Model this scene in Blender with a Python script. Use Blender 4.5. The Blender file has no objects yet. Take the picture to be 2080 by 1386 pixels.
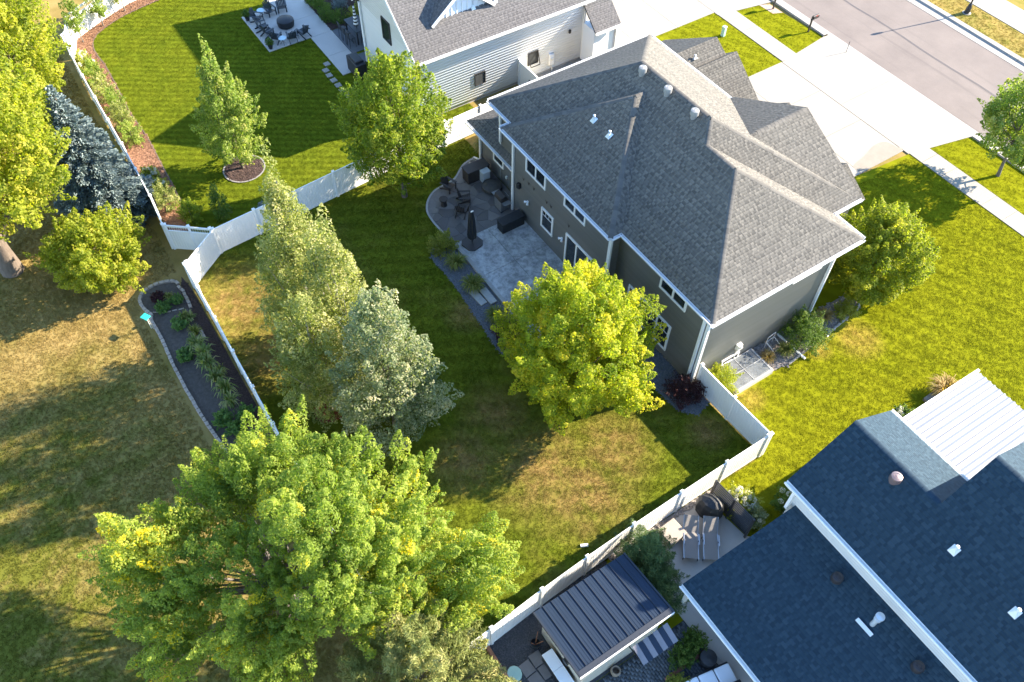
import bpy, math, random
import numpy as np
from mathutils import Matrix, Vector

S = bpy.context.scene
COL = S.collection
# ------------------------------------------------------------------ camera
cam_d = bpy.data.cameras.new('camera')
cam = bpy.data.objects.new('camera', cam_d); COL.objects.link(cam)
def cam_matrix(loc, pitch, roll, yaw):
    p, r, y = map(math.radians, (pitch, roll, yaw))
    fwd = Vector((-math.sin(y), math.cos(y), 0)); right = Vector((math.cos(y), math.sin(y), 0)); up = Vector((0, 0, 1))
    f = fwd*math.cos(p)-up*math.sin(p); u = up*math.cos(p)+fwd*math.sin(p)
    rt = right*math.cos(r)+u*math.sin(r); uu = -right*math.sin(r)+u*math.cos(r)
    m = Matrix((rt, uu, -f)).transposed().to_4x4(); m.translation = loc
    return m
cam.matrix_world = cam_matrix((15.35, -21.44, 36.0), 53.342, 1.0015, 55.842)
cam_d.sensor_width = 36; cam_d.lens = 1737.49/2080*36
cam_d.clip_start = 0.5; cam_d.clip_end = 3000
S.camera = cam
# ------------------------------------------------------------------ sky, sun, exposure
SUN_AZ, SUN_EL = math.radians(76.0), math.radians(27.5)      # direction to the sun, from +x towards +y
W = bpy.data.worlds.new('World'); S.world = W; W.use_nodes = True
nt = W.node_tree; bg = nt.nodes['Background']
sky = nt.nodes.new('ShaderNodeTexSky'); sky.sky_type = 'NISHITA'; sky.sun_disc = False
sky.sun_elevation = SUN_EL; sky.sun_rotation = math.pi/2-SUN_AZ
sky.air_density = 1.0; sky.dust_density = 0.0; sky.ozone_density = 3.0
nt.links.new(sky.outputs[0], bg.inputs[0]); bg.inputs[1].default_value = 0.13
sun_d = bpy.data.lights.new('sun', 'SUN'); sun = bpy.data.objects.new('sun', sun_d); COL.objects.link(sun)
sun_d.energy = 5.0; sun_d.angle = math.radians(0.55); sun_d.color = (1.0, 0.87, 0.69)
sv = Vector((math.cos(SUN_EL)*math.cos(SUN_AZ), math.cos(SUN_EL)*math.sin(SUN_AZ), math.sin(SUN_EL)))
sun.rotation_euler = sv.to_track_quat('Z', 'Y').to_euler(); sun.location = sv*200
S.view_settings.view_transform = 'Standard'; S.view_settings.look = 'None'
S.view_settings.gamma = 1.0; S.view_settings.use_curve_mapping = False
S.view_settings.exposure = 2.3
S.render.engine = 'CYCLES'
try:
    S.cycles.use_denoising = True; S.cycles.max_bounces = 6; S.cycles.diffuse_bounces = 3
    S.cycles.transmission_bounces = 4; S.cycles.transparent_max_bounces = 4; S.cycles.glossy_bounces = 2
except Exception: pass

random.seed(7)
RNG = np.random.default_rng(11)

# ------------------------------------------------------------------ materials
def nd(nt, t, **k):
    n = nt.nodes.new(t)
    for a, b in k.items(): setattr(n, a, b)
    return n
def new_mat(name):
    m = bpy.data.materials.new(name); m.use_nodes = True
    t = m.node_tree; return m, t, t.nodes['Principled BSDF']
def pos(t):
    return nd(t, 'ShaderNodeNewGeometry').outputs['Position']
def noise(t, scale, detail=4, rough=.55, vec=None, stretch=None):
    n = nd(t, 'ShaderNodeTexNoise'); n.inputs['Scale'].default_value = scale; n.inputs['Detail'].default_value = detail
    n.inputs['Roughness'].default_value = rough
    v = vec if vec is not None else pos(t)
    if stretch:
        mp = nd(t, 'ShaderNodeMapping'); mp.inputs['Scale'].default_value = stretch[:3]
        if len(stretch) > 3: mp.inputs['Rotation'].default_value = (0, 0, stretch[3])
        t.links.new(v, mp.inputs[0]); v = mp.outputs[0]
    t.links.new(v, n.inputs['Vector'])
    return n.outputs[0]
def ramp(t, fac, stops):
    r = nd(t, 'ShaderNodeValToRGB'); el = r.color_ramp.elements
    while len(el) < len(stops): el.new(0.5)
    for e, (p, c) in zip(el, stops):
        e.position = p; e.color = (c[0], c[1], c[2], 1) if not isinstance(c, (int, float)) else (c, c, c, 1)
    t.links.new(fac, r.inputs[0]); return r.outputs[0]
def mix(t, fac, a, b, mode='MIX'):
    m = nd(t, 'ShaderNodeMix', data_type='RGBA', blend_type=mode)
    for s, v in ((m.inputs[0], fac), (m.inputs[6], a), (m.inputs[7], b)):
        if hasattr(v, 'is_linked') or isinstance(v, bpy.types.NodeSocket): t.links.new(v, s)
        elif isinstance(v, (int, float)): s.default_value = v
        else: s.default_value = (v[0], v[1], v[2], 1)
    return m.outputs[2]
def bump(t, b, h, strength=.4, dist=.02):
    n = nd(t, 'ShaderNodeBump'); n.inputs['Strength'].default_value = strength; n.inputs['Distance'].default_value = dist
    t.links.new(h, n.inputs['Height']); t.links.new(n.outputs[0], b.inputs['Normal'])
MATS = {}
def plain(name, col, rough=.6, var=.18, scale=3.0, bmp=.0, bscale=60, metal=0.0, spec=.5, grime=0.0):
    if name in MATS: return MATS[name]
    m, t, b = new_mat(name)
    f = noise(t, scale, 6, .6)
    lo = tuple(c*(1-var) for c in col); hi = tuple(min(1, c*(1+var)) for c in col)
    c = ramp(t, f, [(.25, lo), (.75, hi)])
    if grime:
        g = ramp(t, noise(t, .6, 5, .65), [(.45, 0.0), (.7, grime)])
        c = mix(t, g, c, tuple(x*.55 for x in col))
    t.links.new(c, b.inputs['Base Color'])
    b.inputs['Roughness'].default_value = rough; b.inputs['Metallic'].default_value = metal
    b.inputs['Specular IOR Level'].default_value = spec
    if bmp: bump(t, b, noise(t, bscale, 5, .6), bmp, .01)
    MATS[name] = m; return m
def tone_mat(name, stops, rough=.8, bmp=.3, bscale=90, spec=.3, dirt=None):
    """colour of each small piece from its own 'tone' value"""
    if name in MATS: return MATS[name]
    m, t, b = new_mat(name)
    a = nd(t, 'ShaderNodeAttribute', attribute_name='tone')
    c = ramp(t, a.outputs['Fac'], stops)
    if bmp:
        n = ramp(t, noise(t, 45, 3, .7), [(.2, .78), (.8, 1.2)])
        c = mix(t, 1.0, c, n, 'MULTIPLY')
    if dirt:
        c = mix(t, ramp(t, noise(t, .35, 5, .65), [(.4, 0.0), (.75, dirt)]), c, tuple(x*.6 for x in stops[0][1]))
    t.links.new(c, b.inputs['Base Color']); b.inputs['Roughness'].default_value = rough
    b.inputs['Specular IOR Level'].default_value = spec
    bump(t, b, noise(t, bscale, 3, .7), bmp, .006)
    MATS[name] = m; return m
def leaf_mat(name, stops, trans=.35, rough=.6, tcol=(1.5, 1.65, .45)):
    if name in MATS: return MATS[name]
    m, t, b = new_mat(name)
    a = nd(t, 'ShaderNodeAttribute', attribute_name='tone')
    c = ramp(t, a.outputs['Fac'], stops)
    t.links.new(c, b.inputs['Base Color']); b.inputs['Roughness'].default_value = rough
    b.inputs['Specular IOR Level'].default_value = .25
    tr = nd(t, 'ShaderNodeBsdfTranslucent'); tc = mix(t, 1.0, c, tcol, 'MULTIPLY'); t.links.new(tc, tr.inputs[0])
    ms = nd(t, 'ShaderNodeMixShader'); ms.inputs[0].default_value = trans*1.4
    t.links.new(b.outputs[0], ms.inputs[1]); t.links.new(tr.outputs[0], ms.inputs[2])
    t.links.new(ms.outputs[0], t.nodes['Material Output'].inputs[0])
    MATS[name] = m; return m
def glass_mat():
    if 'glass' in MATS: return MATS['glass']
    m, t, b = new_mat('window_glass')
    c = ramp(t, noise(t, .9, 2), [(.35, (.008, .012, .016)), (.7, (.03, .036, .04))])
    t.links.new(c, b.inputs['Base Color']); b.inputs['Roughness'].default_value = .04
    b.inputs['Specular IOR Level'].default_value = .8
    MATS['glass'] = m; return m

def lawn_color(t, P):
    """mown grass: two greens, mowing stripes, dry patches of their own shape"""
    p = pos(t)
    c = ramp(t, noise(t, P.get('s1', .5), 3, .45), [(.3, P['a']), (.7, P['b'])])
    if 'dry' in P:
        lo, hi = P.get('dr', (.5, .72))
        d = ramp(t, noise(t, P.get('s2', .28), 6, .68), [(lo, 0.0), (hi, P.get('dmax', .9))])
        if 'spots' in P:
            acc = None
            for (x, y, r) in P['spots']:
                vm = nd(t, 'ShaderNodeVectorMath', operation='DISTANCE'); vm.inputs[1].default_value = (x, y, 0)
                t.links.new(p, vm.inputs[0])
                mr = nd(t, 'ShaderNodeMapRange'); mr.inputs[1].default_value = 0; mr.inputs[2].default_value = r
                mr.inputs[3].default_value = 1; mr.inputs[4].default_value = 0; t.links.new(vm.outputs['Value'], mr.inputs[0])
                if acc is None: acc = mr.outputs[0]
                else:
                    mm = nd(t, 'ShaderNodeMath', operation='MAXIMUM'); t.links.new(acc, mm.inputs[0]); t.links.new(mr.outputs[0], mm.inputs[1]); acc = mm.outputs[0]
            n2 = ramp(t, noise(t, 1.1, 6, .7), [(.28, .15), (.72, 1.7)])
            sp = mix(t, 1.0, acc, n2, 'MULTIPLY')
            d = mix(t, 1.0, d, sp, 'ADD')
        cl = nd(t, 'ShaderNodeClamp'); t.links.new(d, cl.inputs[0])
        c = mix(t, cl.outputs[0], c, P['dry'])
    if 'stripe' in P:
        ang, per, amt = P['stripe']
        mp = nd(t, 'ShaderNodeMapping'); mp.inputs['Rotation'].default_value = (0, 0, ang); t.links.new(p, mp.inputs[0])
        wv = nd(t, 'ShaderNodeTexWave'); wv.inputs['Scale'].default_value = .314/per; wv.inputs['Distortion'].default_value = .35
        wv.inputs['Detail'].default_value = 2; wv.inputs['Detail Scale'].default_value = .4
        t.links.new(mp.outputs[0], wv.inputs[0])
        c = mix(t, 1.0, c, ramp(t, wv.outputs['Fac'], [(.2, 1-amt), (.8, 1+amt)]), 'MULTIPLY')
    c = mix(t, 1.0, c, ramp(t, noise(t, 9, 4, .7), [(.25, .93), (.75, 1.07)]), 'MULTIPLY')
    c = mix(t, 1.0, c, ramp(t, noise(t, 34, 2, .7), [(.25, .88), (.75, 1.12)]), 'MULTIPLY')
    return c
def lawn_mats(name, P):
    m, t, b = new_mat(name); c = lawn_color(t, P)
    c2 = mix(t, 1.0, c, (.85, .85, .85), 'MULTIPLY')
    t.links.new(c2, b.inputs['Base Color']); b.inputs['Roughness'].default_value = 1.0; b.inputs['Specular IOR Level'].default_value = .0
    bump(t, b, noise(t, 70, 3, .7), .25, .015)
    g, t, b = new_mat(name+'_blades'); c = lawn_color(t, P)
    t.links.new(c, b.inputs['Base Color']); b.inputs['Roughness'].default_value = .9; b.inputs['Specular IOR Level'].default_value = .05
    tr = nd(t, 'ShaderNodeBsdfTranslucent'); t.links.new(mix(t,1.0,c,(1.3,1.3,.8),'MULTIPLY'), tr.inputs[0])
    ms = nd(t, 'ShaderNodeMixShader'); ms.inputs[0].default_value = .3
    t.links.new(b.outputs[0], ms.inputs[1]); t.links.new(tr.outputs[0], ms.inputs[2]); t.links.new(ms.outputs[0], t.nodes['Material Output'].inputs[0])
    return m, g

# ------------------------------------------------------------------ mesh helpers
def link(o, parent=None):
    COL.objects.link(o)
    if parent is not None:
        o.parent = parent
        if parent.name in WORLD: o.matrix_parent_inverse = WORLD[parent.name]
    return o
WORLD = {}          # roots whose parts are written in world coordinates
def base(name, loc, label=None, cat=None, group=None):
    o = empty(name, loc, 0, label, cat, group); WORLD[o.name] = Matrix.Translation(-Vector(loc)); return o
def tag(o, label=None, cat=None, group=None, kind=None):
    for k, v in (('label', label), ('category', cat), ('group', group), ('kind', kind)):
        if v: o[k] = v
    return o
def empty(name, loc=(0, 0, 0), rz=0, label=None, cat=None, group=None):
    o = bpy.data.objects.new(name, None); o.location = loc; o.rotation_euler = (0, 0, rz)
    o.empty_display_size = .2; link(o); return tag(o, label, cat, group)
def np_mesh(name, V, F, mat, parent=None, tone=None, kind=None, smooth=False):
    V = np.asarray(V, dtype=np.float32); F = np.asarray(F, dtype=np.int32); k = F.shape[1]
    me = bpy.data.meshes.new(name)
    me.vertices.add(len(V)); me.vertices.foreach_set('co', V.ravel())
    me.loops.add(F.size); me.loops.foreach_set('vertex_index', F.ravel())
    me.polygons.add(len(F)); me.polygons.foreach_set('loop_start', np.arange(0, F.size, k, dtype=np.int32))
    if smooth: me.polygons.foreach_set('use_smooth', np.ones(len(F), dtype=bool))
    if tone is not None:
        a = me.attributes.new('tone', 'FLOAT', 'POINT'); a.data.foreach_set('value', np.asarray(tone, dtype=np.float32))
    me.update(calc_edges=True); me.validate(verbose=False)
    if mat: me.materials.append(mat)
    o = bpy.data.objects.new(name, me); link(o, parent)
    if kind: o['kind'] = kind
    return o
class MB:
    def __init__(s): s.v = []; s.f = []
    def add(s, V, F):
        n = len(s.v); s.v += [tuple(map(float, p)) for p in V]; s.f += [tuple(i+n for i in q) for q in F]; return s
    def box(s, x0, y0, z0, x1, y1, z1):
        return s.add([(x0,y0,z0),(x1,y0,z0),(x1,y1,z0),(x0,y1,z0),(x0,y0,z1),(x1,y0,z1),(x1,y1,z1),(x0,y1,z1)],
                     [(3,2,1,0),(4,5,6,7),(0,1,5,4),(1,2,6,5),(2,3,7,6),(3,0,4,7)])
    def hexa(s, P): return s.add(P, [(3,2,1,0),(4,5,6,7),(0,1,5,4),(1,2,6,5),(2,3,7,6),(3,0,4,7)])
    def obox(s, c, size, rz=0, rx=0, ry=0):
        m = Matrix.Rotation(rz,3,'Z')@Matrix.Rotation(ry,3,'Y')@Matrix.Rotation(rx,3,'X'); a,b,d=[q/2 for q in size]
        P=[Vector(c)+m@Vector(q) for q in ((-a,-b,-d),(a,-b,-d),(a,b,-d),(-a,b,-d),(-a,-b,d),(a,-b,d),(a,b,d),(-a,b,d))]
        return s.hexa(P)
    def bar(s, p, q, w, h=None):
        h = h or w; p=Vector(p);q=Vector(q);d=(q-p).normalized(); up=Vector((0,0,1)) if abs(d.z)<.95 else Vector((0,1,0))
        a=d.cross(up).normalized()*w/2; b=a.normalized().cross(d)*h/2
        return s.hexa([p-a-b,p+a-b,q+a-b,q-a-b,p-a+b,p+a+b,q+a+b,q-a+b])
    def prism(s, poly, z0, z1):
        n=len(poly); ar=sum(poly[i][0]*poly[(i+1)%n][1]-poly[(i+1)%n][0]*poly[i][1] for i in range(n))
        if ar<0: poly=poly[::-1]
        return s.add([(x,y,z0) for x,y in poly]+[(x,y,z1) for x,y in poly],
            [tuple(range(n-1,-1,-1)),tuple(range(n,2*n))]+[(i,(i+1)%n,n+(i+1)%n,n+i) for i in range(n)])
    def tube(s, pts, rad, n=7, cap=True):
        pts=[Vector(p) for p in pts]; k=len(pts); rad=rad if hasattr(rad,'__len__') else [rad]*k; V=[];F=[]
        a0=None
        for i in range(k):
            d=(pts[min(i+1,k-1)]-pts[max(i-1,0)]).normalized()
            if a0 is None: a0=d.orthogonal().normalized()
            a=(a0-d*a0.dot(d)).normalized(); a0=a; b=d.cross(a)
            for j in range(n):
                t=2*math.pi*j/n; V.append(pts[i]+(a*math.cos(t)+b*math.sin(t))*rad[i])
        for i in range(k-1):
            for j in range(n): F.append((i*n+j,i*n+(j+1)%n,(i+1)*n+(j+1)%n,(i+1)*n+j))
        if cap: F+= [tuple(range(n-1,-1,-1)),tuple(range((k-1)*n,k*n))]
        return s.add(V,F)
    def lathe(s, prof, c=(0,0,0), n=16):
        V=[];F=[];k=len(prof)
        for r,z in prof:
            for j in range(n):
                t=2*math.pi*j/n; V.append((c[0]+r*math.cos(t),c[1]+r*math.sin(t),c[2]+z))
        for i in range(k-1):
            for j in range(n): F.append((i*n+j,i*n+(j+1)%n,(i+1)*n+(j+1)%n,(i+1)*n+j))
        F+=[tuple(range(n-1,-1,-1)),tuple(range((k-1)*n,k*n))]
        return s.add(V,F)
    def build(s, name, mat, parent=None, kind=None, bevel=0, smooth=False, at=None):
        me=bpy.data.meshes.new(name); me.from_pydata(s.v,[],s.f); me.validate(); me.update()
        if mat: me.materials.append(mat)
        o=bpy.data.objects.new(name,me); link(o,parent)
        if at: o.location=at
        if smooth:
            me.polygons.foreach_set('use_smooth',[True]*len(me.polygons)); me.update()
            m=o.modifiers.new('es','EDGE_SPLIT'); m.split_angle=math.radians(40)
        if bevel:
            b=o.modifiers.new('bevel','BEVEL'); b.width=bevel; b.segments=2; b.limit_method='ANGLE'
        if kind: o['kind']=kind
        return o
def copy_tree(o, loc=None, rz=None, label=None, group=None, parent=None):
    c=o.copy(); COL.objects.link(c)
    if parent is not None: c.parent=parent
    if loc is not None: c.location=loc
    if rz is not None: c.rotation_euler=(0,0,rz)
    if label: c['label']=label
    if group: c['group']=group
    for ch in list(o.children): copy_tree(ch,parent=c)
    return c
def smooth_curve(pts, n=6, closed=False):
    """Catmull-Rom through 2D points"""
    P=[np.array(p,float) for p in pts]; k=len(P); out=[]
    for i in range(k if closed else k-1):
        p0=P[(i-1)%k] if closed or i>0 else P[i]; p1=P[i]; p2=P[(i+1)%k]; p3=P[(i+2)%k] if closed or i+2<k else P[i+1]
        for j in range(n):
            t=j/n; out.append(tuple(.5*((2*p1)+(-p0+p2)*t+(2*p0-5*p1+4*p2-p3)*t*t+(-p0+3*p1-3*p2+p3)*t**3)))
    if not closed: out.append(tuple(P[-1]))
    return out
def sheet(name, poly, z, mat, kind='structure', thick=.0, parent=None):
    mb=MB()
    if thick: mb.prism(poly,z-thick,z)
    else:
        n=len(poly); ar=sum(poly[i][0]*poly[(i+1)%n][1]-poly[(i+1)%n][0]*poly[i][1] for i in range(n))
        q=poly if ar>0 else poly[::-1]; mb.add([(x,y,z) for x,y in q],[tuple(range(n))])
    return mb.build(name,mat,parent,kind)

def courses(poly, expo, width=None, lift=.0035, base=.004, seed=1, sides=False):
    """overlapping courses (shingles or lap boards) laid on a convex polygon in space; returns V,F,tone"""
    rng=np.random.default_rng(seed); P=np.array(poly,float)
    n=np.cross(P[1]-P[0],P[2]-P[0]); n/=np.linalg.norm(n)
    u=np.cross((0,0,1.),n); u/=np.linalg.norm(u); v=np.cross(n,u)
    o=P[0]; q=np.stack([(P-o)@u,(P-o)@v],1)
    v0,v1=q[:,1].min(),q[:,1].max(); k=len(q)
    def ext(vv):
        xs=[]
        for i in range(k):
            a,b=q[i],q[(i+1)%k]
            if (a[1]-vv)*(b[1]-vv)<=0 and abs(a[1]-b[1])>1e-9:
                s=(vv-a[1])/(b[1]-a[1]); xs.append(a[0]+s*(b[0]-a[0]))
        return (min(xs),max(xs)) if xs else None
    V=[];T=[]
    nc=max(1,int(round((v1-v0)/expo))); e=(v1-v0)/nc
    for c in range(nc):
        a,b=v0+c*e,v0+(c+1)*e
        ea,eb=ext(a+1e-4),ext(b-1e-4)
        if ea is None or eb is None: continue
        cuts=[0.,1.]
        L=max(ea[1]-ea[0],eb[1]-eb[0])
        lo,hi=min(ea[0],eb[0]),max(ea[1],eb[1])
        xs=[lo]
        if width:
            x=lo-rng.random()*width
            wide=True
            while x<hi:
                x+=width*((.8+.75*rng.random()) if wide else (.38+.3*rng.random())); wide=not wide
                if x>lo+.04 and x<hi-.04: xs.append(x)
        xs.append(hi)
        xs=np.array(xs)
        x0,x1=xs[:-1],xs[1:]
        a0,a1=np.clip(x0,*ea),np.clip(x1,*ea); b0,b1=np.clip(x0,*eb),np.clip(x1,*eb)
        ok=(a1-a0>.005)|(b1-b0>.005); a0,a1,b0,b1=a0[ok],a1[ok],b0[ok],b1[ok]; m=len(a0)
        if not m: continue
        lf=lift*(.6+.8*rng.random(m)) if width else np.full(m,lift)
        w=lambda x,y,h: o+np.outer(x,u)+np.outer(np.full(m,y) ,v)+np.outer(h,n)
        V.append(np.stack([w(a0,a,lf),w(a1,a,lf),w(b1,b,np.full(m,base)),w(b0,b,np.full(m,base)),w(a0,a,np.full(m,base-.004)),w(a1,a,np.full(m,base-.004))],1).reshape(-1,3))
        t=np.where(np.arange(m)%2==c%2,.5+.5*rng.random(m),.45*rng.random(m)) if width else rng.random(m)  # pale and dark shingles alternate; dark tone also paints in shadow between tabs
        T.append(np.repeat(t,6))
    V=np.concatenate(V);T=np.concatenate(T); m=len(V)//6; i=np.arange(m)*6
    F=np.concatenate([np.stack([i,i+1,i+2,i+3],1),np.stack([i+4,i+5,i+1,i],1)])
    return V,F,T
def join_np(parts):
    V=[];F=[];T=[];n=0
    for v,f,t in parts: V.append(v);F.append(f+n);T.append(t);n+=len(v)
    return np.concatenate(V),np.concatenate(F),np.concatenate(T)
def shingle_roof(parent, planes, mats, expo=.15, width=.26, seed=1, deckmat=None, name='roof'):
    """planes: convex polygons (counter-clockwise from outside). One roof part: deck mesh > shingles"""
    mb=MB()
    for p in planes:
        P=[Vector(q) for q in p]; n=(P[1]-P[0]).cross(P[2]-P[0]).normalized()
        k=len(P); mb.add([q-n*.004 for q in P]+[q-n*.12 for q in P],[tuple(range(k)),tuple(range(2*k-1,k-1,-1))]+[(k+i,k+(i+1)%k,(i+1)%k,i) for i in range(k)])
    d=mb.build(name,deckmat or mats,parent)
    V,F,T=join_np([courses(p,expo,width,seed=seed+i) for i,p in enumerate(planes)])
    np_mesh('shingles',V,F,mats,d,T,'stuff')
    return d
def caps(parent, lines, mat, step=.24, w=.13, seed=3):
    """ridge and hip cap shingles: short bent pieces overlapping along a line"""
    rng=np.random.default_rng(seed); V=[];F=[];T=[];n=0
    for a,b,drop in lines:
        a=np.array(a,float);b=np.array(b,float);L=np.linalg.norm(b-a);d=(b-a)/L; s=np.cross(d,(0,0,1.)); s/=np.linalg.norm(s); up=np.cross(s,d)
        for i in range(max(1,int(L/step))):
            p=a+d*i*step; q=a+d*min(L,(i+1)*step+.03); h0=.022;h1=.014
            pts=[p-s*w+up*(h0-drop*w),p+up*h0,p+s*w+up*(h0-drop*w),q-s*w+up*(h1-drop*w),q+up*h1,q+s*w+up*(h1-drop*w)]
            V+=pts; F+=[(n,n+1,n+4,n+3),(n+1,n+2,n+5,n+4)]; n+=6; T+=[rng.random()*.6+.2]*6
    return np_mesh('ridge_cap',V,F,mat,parent,T,'stuff')

# ------------------------------------------------------------------ the ground
DRY=dict(a=(.23,.17,.055),b=(.34,.245,.095),dry=(.13,.135,.022),dr=(.46,.7),s2=.16,s1=.7,dmax=.85,spots=[(-6,-34,16),(-30,-40,14)])
BACK=dict(a=(.092,.118,.010),b=(.135,.155,.014),dry=(.24,.165,.055),dr=(.52,.85),s2=.22,dmax=.6,stripe=(.5,1.0,.09),
          spots=[(.2,-9.3,3.6),(2.4,-8.3,3.2),(1.2,-5.8,2.6),(-17,-17.5,4.2),(-13,-17.5,3.0),(-3.5,-9.5,2.2),(-9.6,-7.4,1.5),(3,-1.4,1.3),(-2,-12,2.4)])
LEFT=dict(a=(.10,.13,.009),b=(.135,.16,.011),stripe=(.594,.52,.12),s1=.8)
RIGHT=dict(a=(.165,.178,.007),b=(.20,.205,.009),stripe=(1.15,1.0,.08),s1=.6,dry=(.33,.24,.05),dr=(.66,.95),s2=.3,dmax=.3,spots=[(3.0,9.0,1.6),(2.6,1.6,1.1),(2.2,6.8,1.0)])
m_ground,g_dry=lawn_mats('dry_lawn',DRY); m_back,g_back=lawn_mats('back_lawn',BACK); m_left,g_left=lawn_mats('left_lawn',LEFT); m_right,g_right=lawn_mats('right_lawn',RIGHT)
m_far,g_far=lawn_mats('far_verge',dict(a=(.24,.20,.055),b=(.34,.25,.08),dry=(.16,.17,.03),dr=(.5,.7),s2=.8))
sheet('ground',[(-600,-600),(600,-600),(600,600),(-600,600)],-.03,m_ground)

back_poly=[(-21.0,-16.75),(-19.3,-19.0),(5.9,-19.05),(5.55,-10),(5.3,-.15),(.45,-.3),(-6.2,-.6),(-19.6,-.1),(-22.0,-.1),(-21.9,-4)]
left_poly=smooth_curve([(-24.0,-17.6),(-25.6,-17.3),(-29.1,-17.15),(-32.75,-17.0),(-35.4,-17.1),(-38.2,-17.0),(-41.4,-16.9),(-43.5,-17.0),(-44.9,-16.6),(-45.8,-15.7),(-46.65,-13.9),(-47.3,-10.9)],4)+[(-47.8,2),(-22.1,2),(-21.95,-4),(-21.05,-16.6),(-22.2,-17.5)]
right_poly=[(.5,-.1),(5.4,-.1),(5.4,-10),(8,-14),(26,-14),(26,22.75),(-5.5,22.75),(-5.9,18),(-5.9,9),(.4,8)]
sheet('lawn_back_yard',back_poly,0,m_back); sheet('lawn_left_neighbour',left_poly,0,m_left); sheet('lawn_right_side',right_poly,0,m_right)
frontA=[(-23.92,13.2),(-23.92,22.74),(-16.83,22.74),(-16.83,13.2)]; sheet('lawn_front',frontA,0,m_right)
vergeA=[(-23.5,24.2),(-22.6,26.9),(-17.5,27.35),(-16.75,24.2)]; vergeB=[(-5.5,24.3),(-4.4,27.4),(26,27.4),(26,24.3)]
sheet('grass_verge_left',vergeA,.0,m_right); sheet('grass_verge_right',vergeB,.0,m_right)
vergeC=[(-70,37.2),(60,37.2),(60,39.7),(-70,39.7)]; sheet('grass_verge_far',vergeC,.1,m_far)
sheet('lawn_far',[(-70,42.3),(60,42.3),(60,60),(-70,60)],.1,m_far)

# grass blades: tufts spread over each lawn with geometry nodes (one object for each lawn)
def tuft(name, mat, h=.04, r=.07, n=13, seed=0):
    rng=random.Random(seed); V=[];F=[]
    for i in range(n):
        a=rng.random()*6.283; d=r*math.sqrt(rng.random()); x,y=d*math.cos(a),d*math.sin(a); b=rng.random()*6.283; w=.008+.006*rng.random(); hh=h*(.6+.6*rng.random()); lx,ly=(rng.random()-.5)*.07,(rng.random()-.5)*.07
        k=len(V); V+=[(x-w*math.cos(b),y-w*math.sin(b),0),(x+w*math.cos(b),y+w*math.sin(b),0),(x+lx,y+ly,hh)]; F.append((k,k+1,k+2))
    me=bpy.data.meshes.new(name); me.from_pydata(V,[],F); me.materials.append(mat); me.update()
    return bpy.data.objects.new(name,me)
def grass(name, polys, z, mat, density, label, h=.03, seed=0, piece=None, cat='grass', smin=.7, smax=1.35):
    mb=MB()
    for poly in polys:
        n=len(poly); ar=sum(poly[i][0]*poly[(i+1)%n][1]-poly[(i+1)%n][0]*poly[i][1] for i in range(n))
        q=poly if ar>0 else poly[::-1]; mb.add([(x,y,z) for x,y in q],[tuple(range(n))])
    o=mb.build(name,mat,None,'stuff'); tag(o,label,cat)
    ng=bpy.data.node_groups.new(name,'GeometryNodeTree')
    ng.interface.new_socket('Geometry',in_out='INPUT',socket_type='NodeSocketGeometry'); ng.interface.new_socket('Geometry',in_out='OUTPUT',socket_type='NodeSocketGeometry')
    gi=ng.nodes.new('NodeGroupInput'); go=ng.nodes.new('NodeGroupOutput')
    ds=ng.nodes.new('GeometryNodeDistributePointsOnFaces'); ds.inputs['Density'].default_value=density; ds.inputs['Seed'].default_value=seed
    io=ng.nodes.new('GeometryNodeInstanceOnPoints'); oi=ng.nodes.new('GeometryNodeObjectInfo'); oi.inputs['Object'].default_value=piece or tuft(name+'_tuft',mat,h,seed=seed)
    rv=ng.nodes.new('FunctionNodeRandomValue'); rv.data_type='FLOAT_VECTOR'; rv.inputs[1].default_value=(0,0,6.283)
    rs=ng.nodes.new('FunctionNodeRandomValue'); rs.data_type='FLOAT'; rs.inputs[2].default_value=smin; rs.inputs[3].default_value=smax
    L=ng.links.new
    L(gi.outputs[0],ds.inputs[0]); L(ds.outputs[0],io.inputs['Points']); L(oi.outputs['Geometry'],io.inputs['Instance']); L(rv.outputs[0],io.inputs['Rotation']); L(rs.outputs[1],io.inputs['Scale']); L(io.outputs[0],go.inputs[0])
    m=o.modifiers.new('grass','NODES'); m.node_group=ng
    return o
def chip(name, mat, size):
    mb=MB()
    for i in range(5):
        mb.obox((random.uniform(-.09,.09),random.uniform(-.09,.09),.012+.012*random.random()),(size*random.uniform(.7,1.5),size*random.uniform(.25,.5),.014),random.random()*6,random.uniform(-.4,.4),random.uniform(-.4,.4))
    me=bpy.data.meshes.new(name); me.from_pydata(mb.v,[],mb.f); me.materials.append(mat); me.update(); return bpy.data.objects.new(name,me)
def pebble(name, mat, size):
    mb=MB()
    for i in range(5):
        s=size*random.uniform(.6,1.2); mb.lathe([(s*.6,-s*.3),(s,0),(s*.75,s*.4),(s*.2,s*.55)],(random.uniform(-.09,.09),random.uniform(-.09,.09),s*.25),6)
    me=bpy.data.meshes.new(name); me.from_pydata(mb.v,[],mb.f); me.materials.append(mat); me.update(); return bpy.data.objects.new(name,me)
grass('grass_back_yard',[back_poly],.0,g_back,150,'short patchy green and straw grass of the fenced back yard',h=.022,seed=1)
grass('grass_left_neighbour',[left_poly],.0,g_left,130,'lush striped green grass behind the white house',h=.018,seed=2)
grass('grass_right_side',[[(.9,-.1),(5.2,-.1),(5.4,-8),(9,-8),(20,0),(20,22.7),(-5.3,22.7),(-5.3,12),(2.0,10.8),(2.3,.6)]],.0,g_right,130,'bright yellow-green grass beside the grey house',h=.018,seed=3)
grass('grass_front_verges',[frontA,vergeA,[(-5.5,24.3),(-4.4,27.4),(10,27.4),(10,24.3)]],.0,g_right,75,'bright green grass strips along the front sidewalk',h=.018,seed=4)
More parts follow.
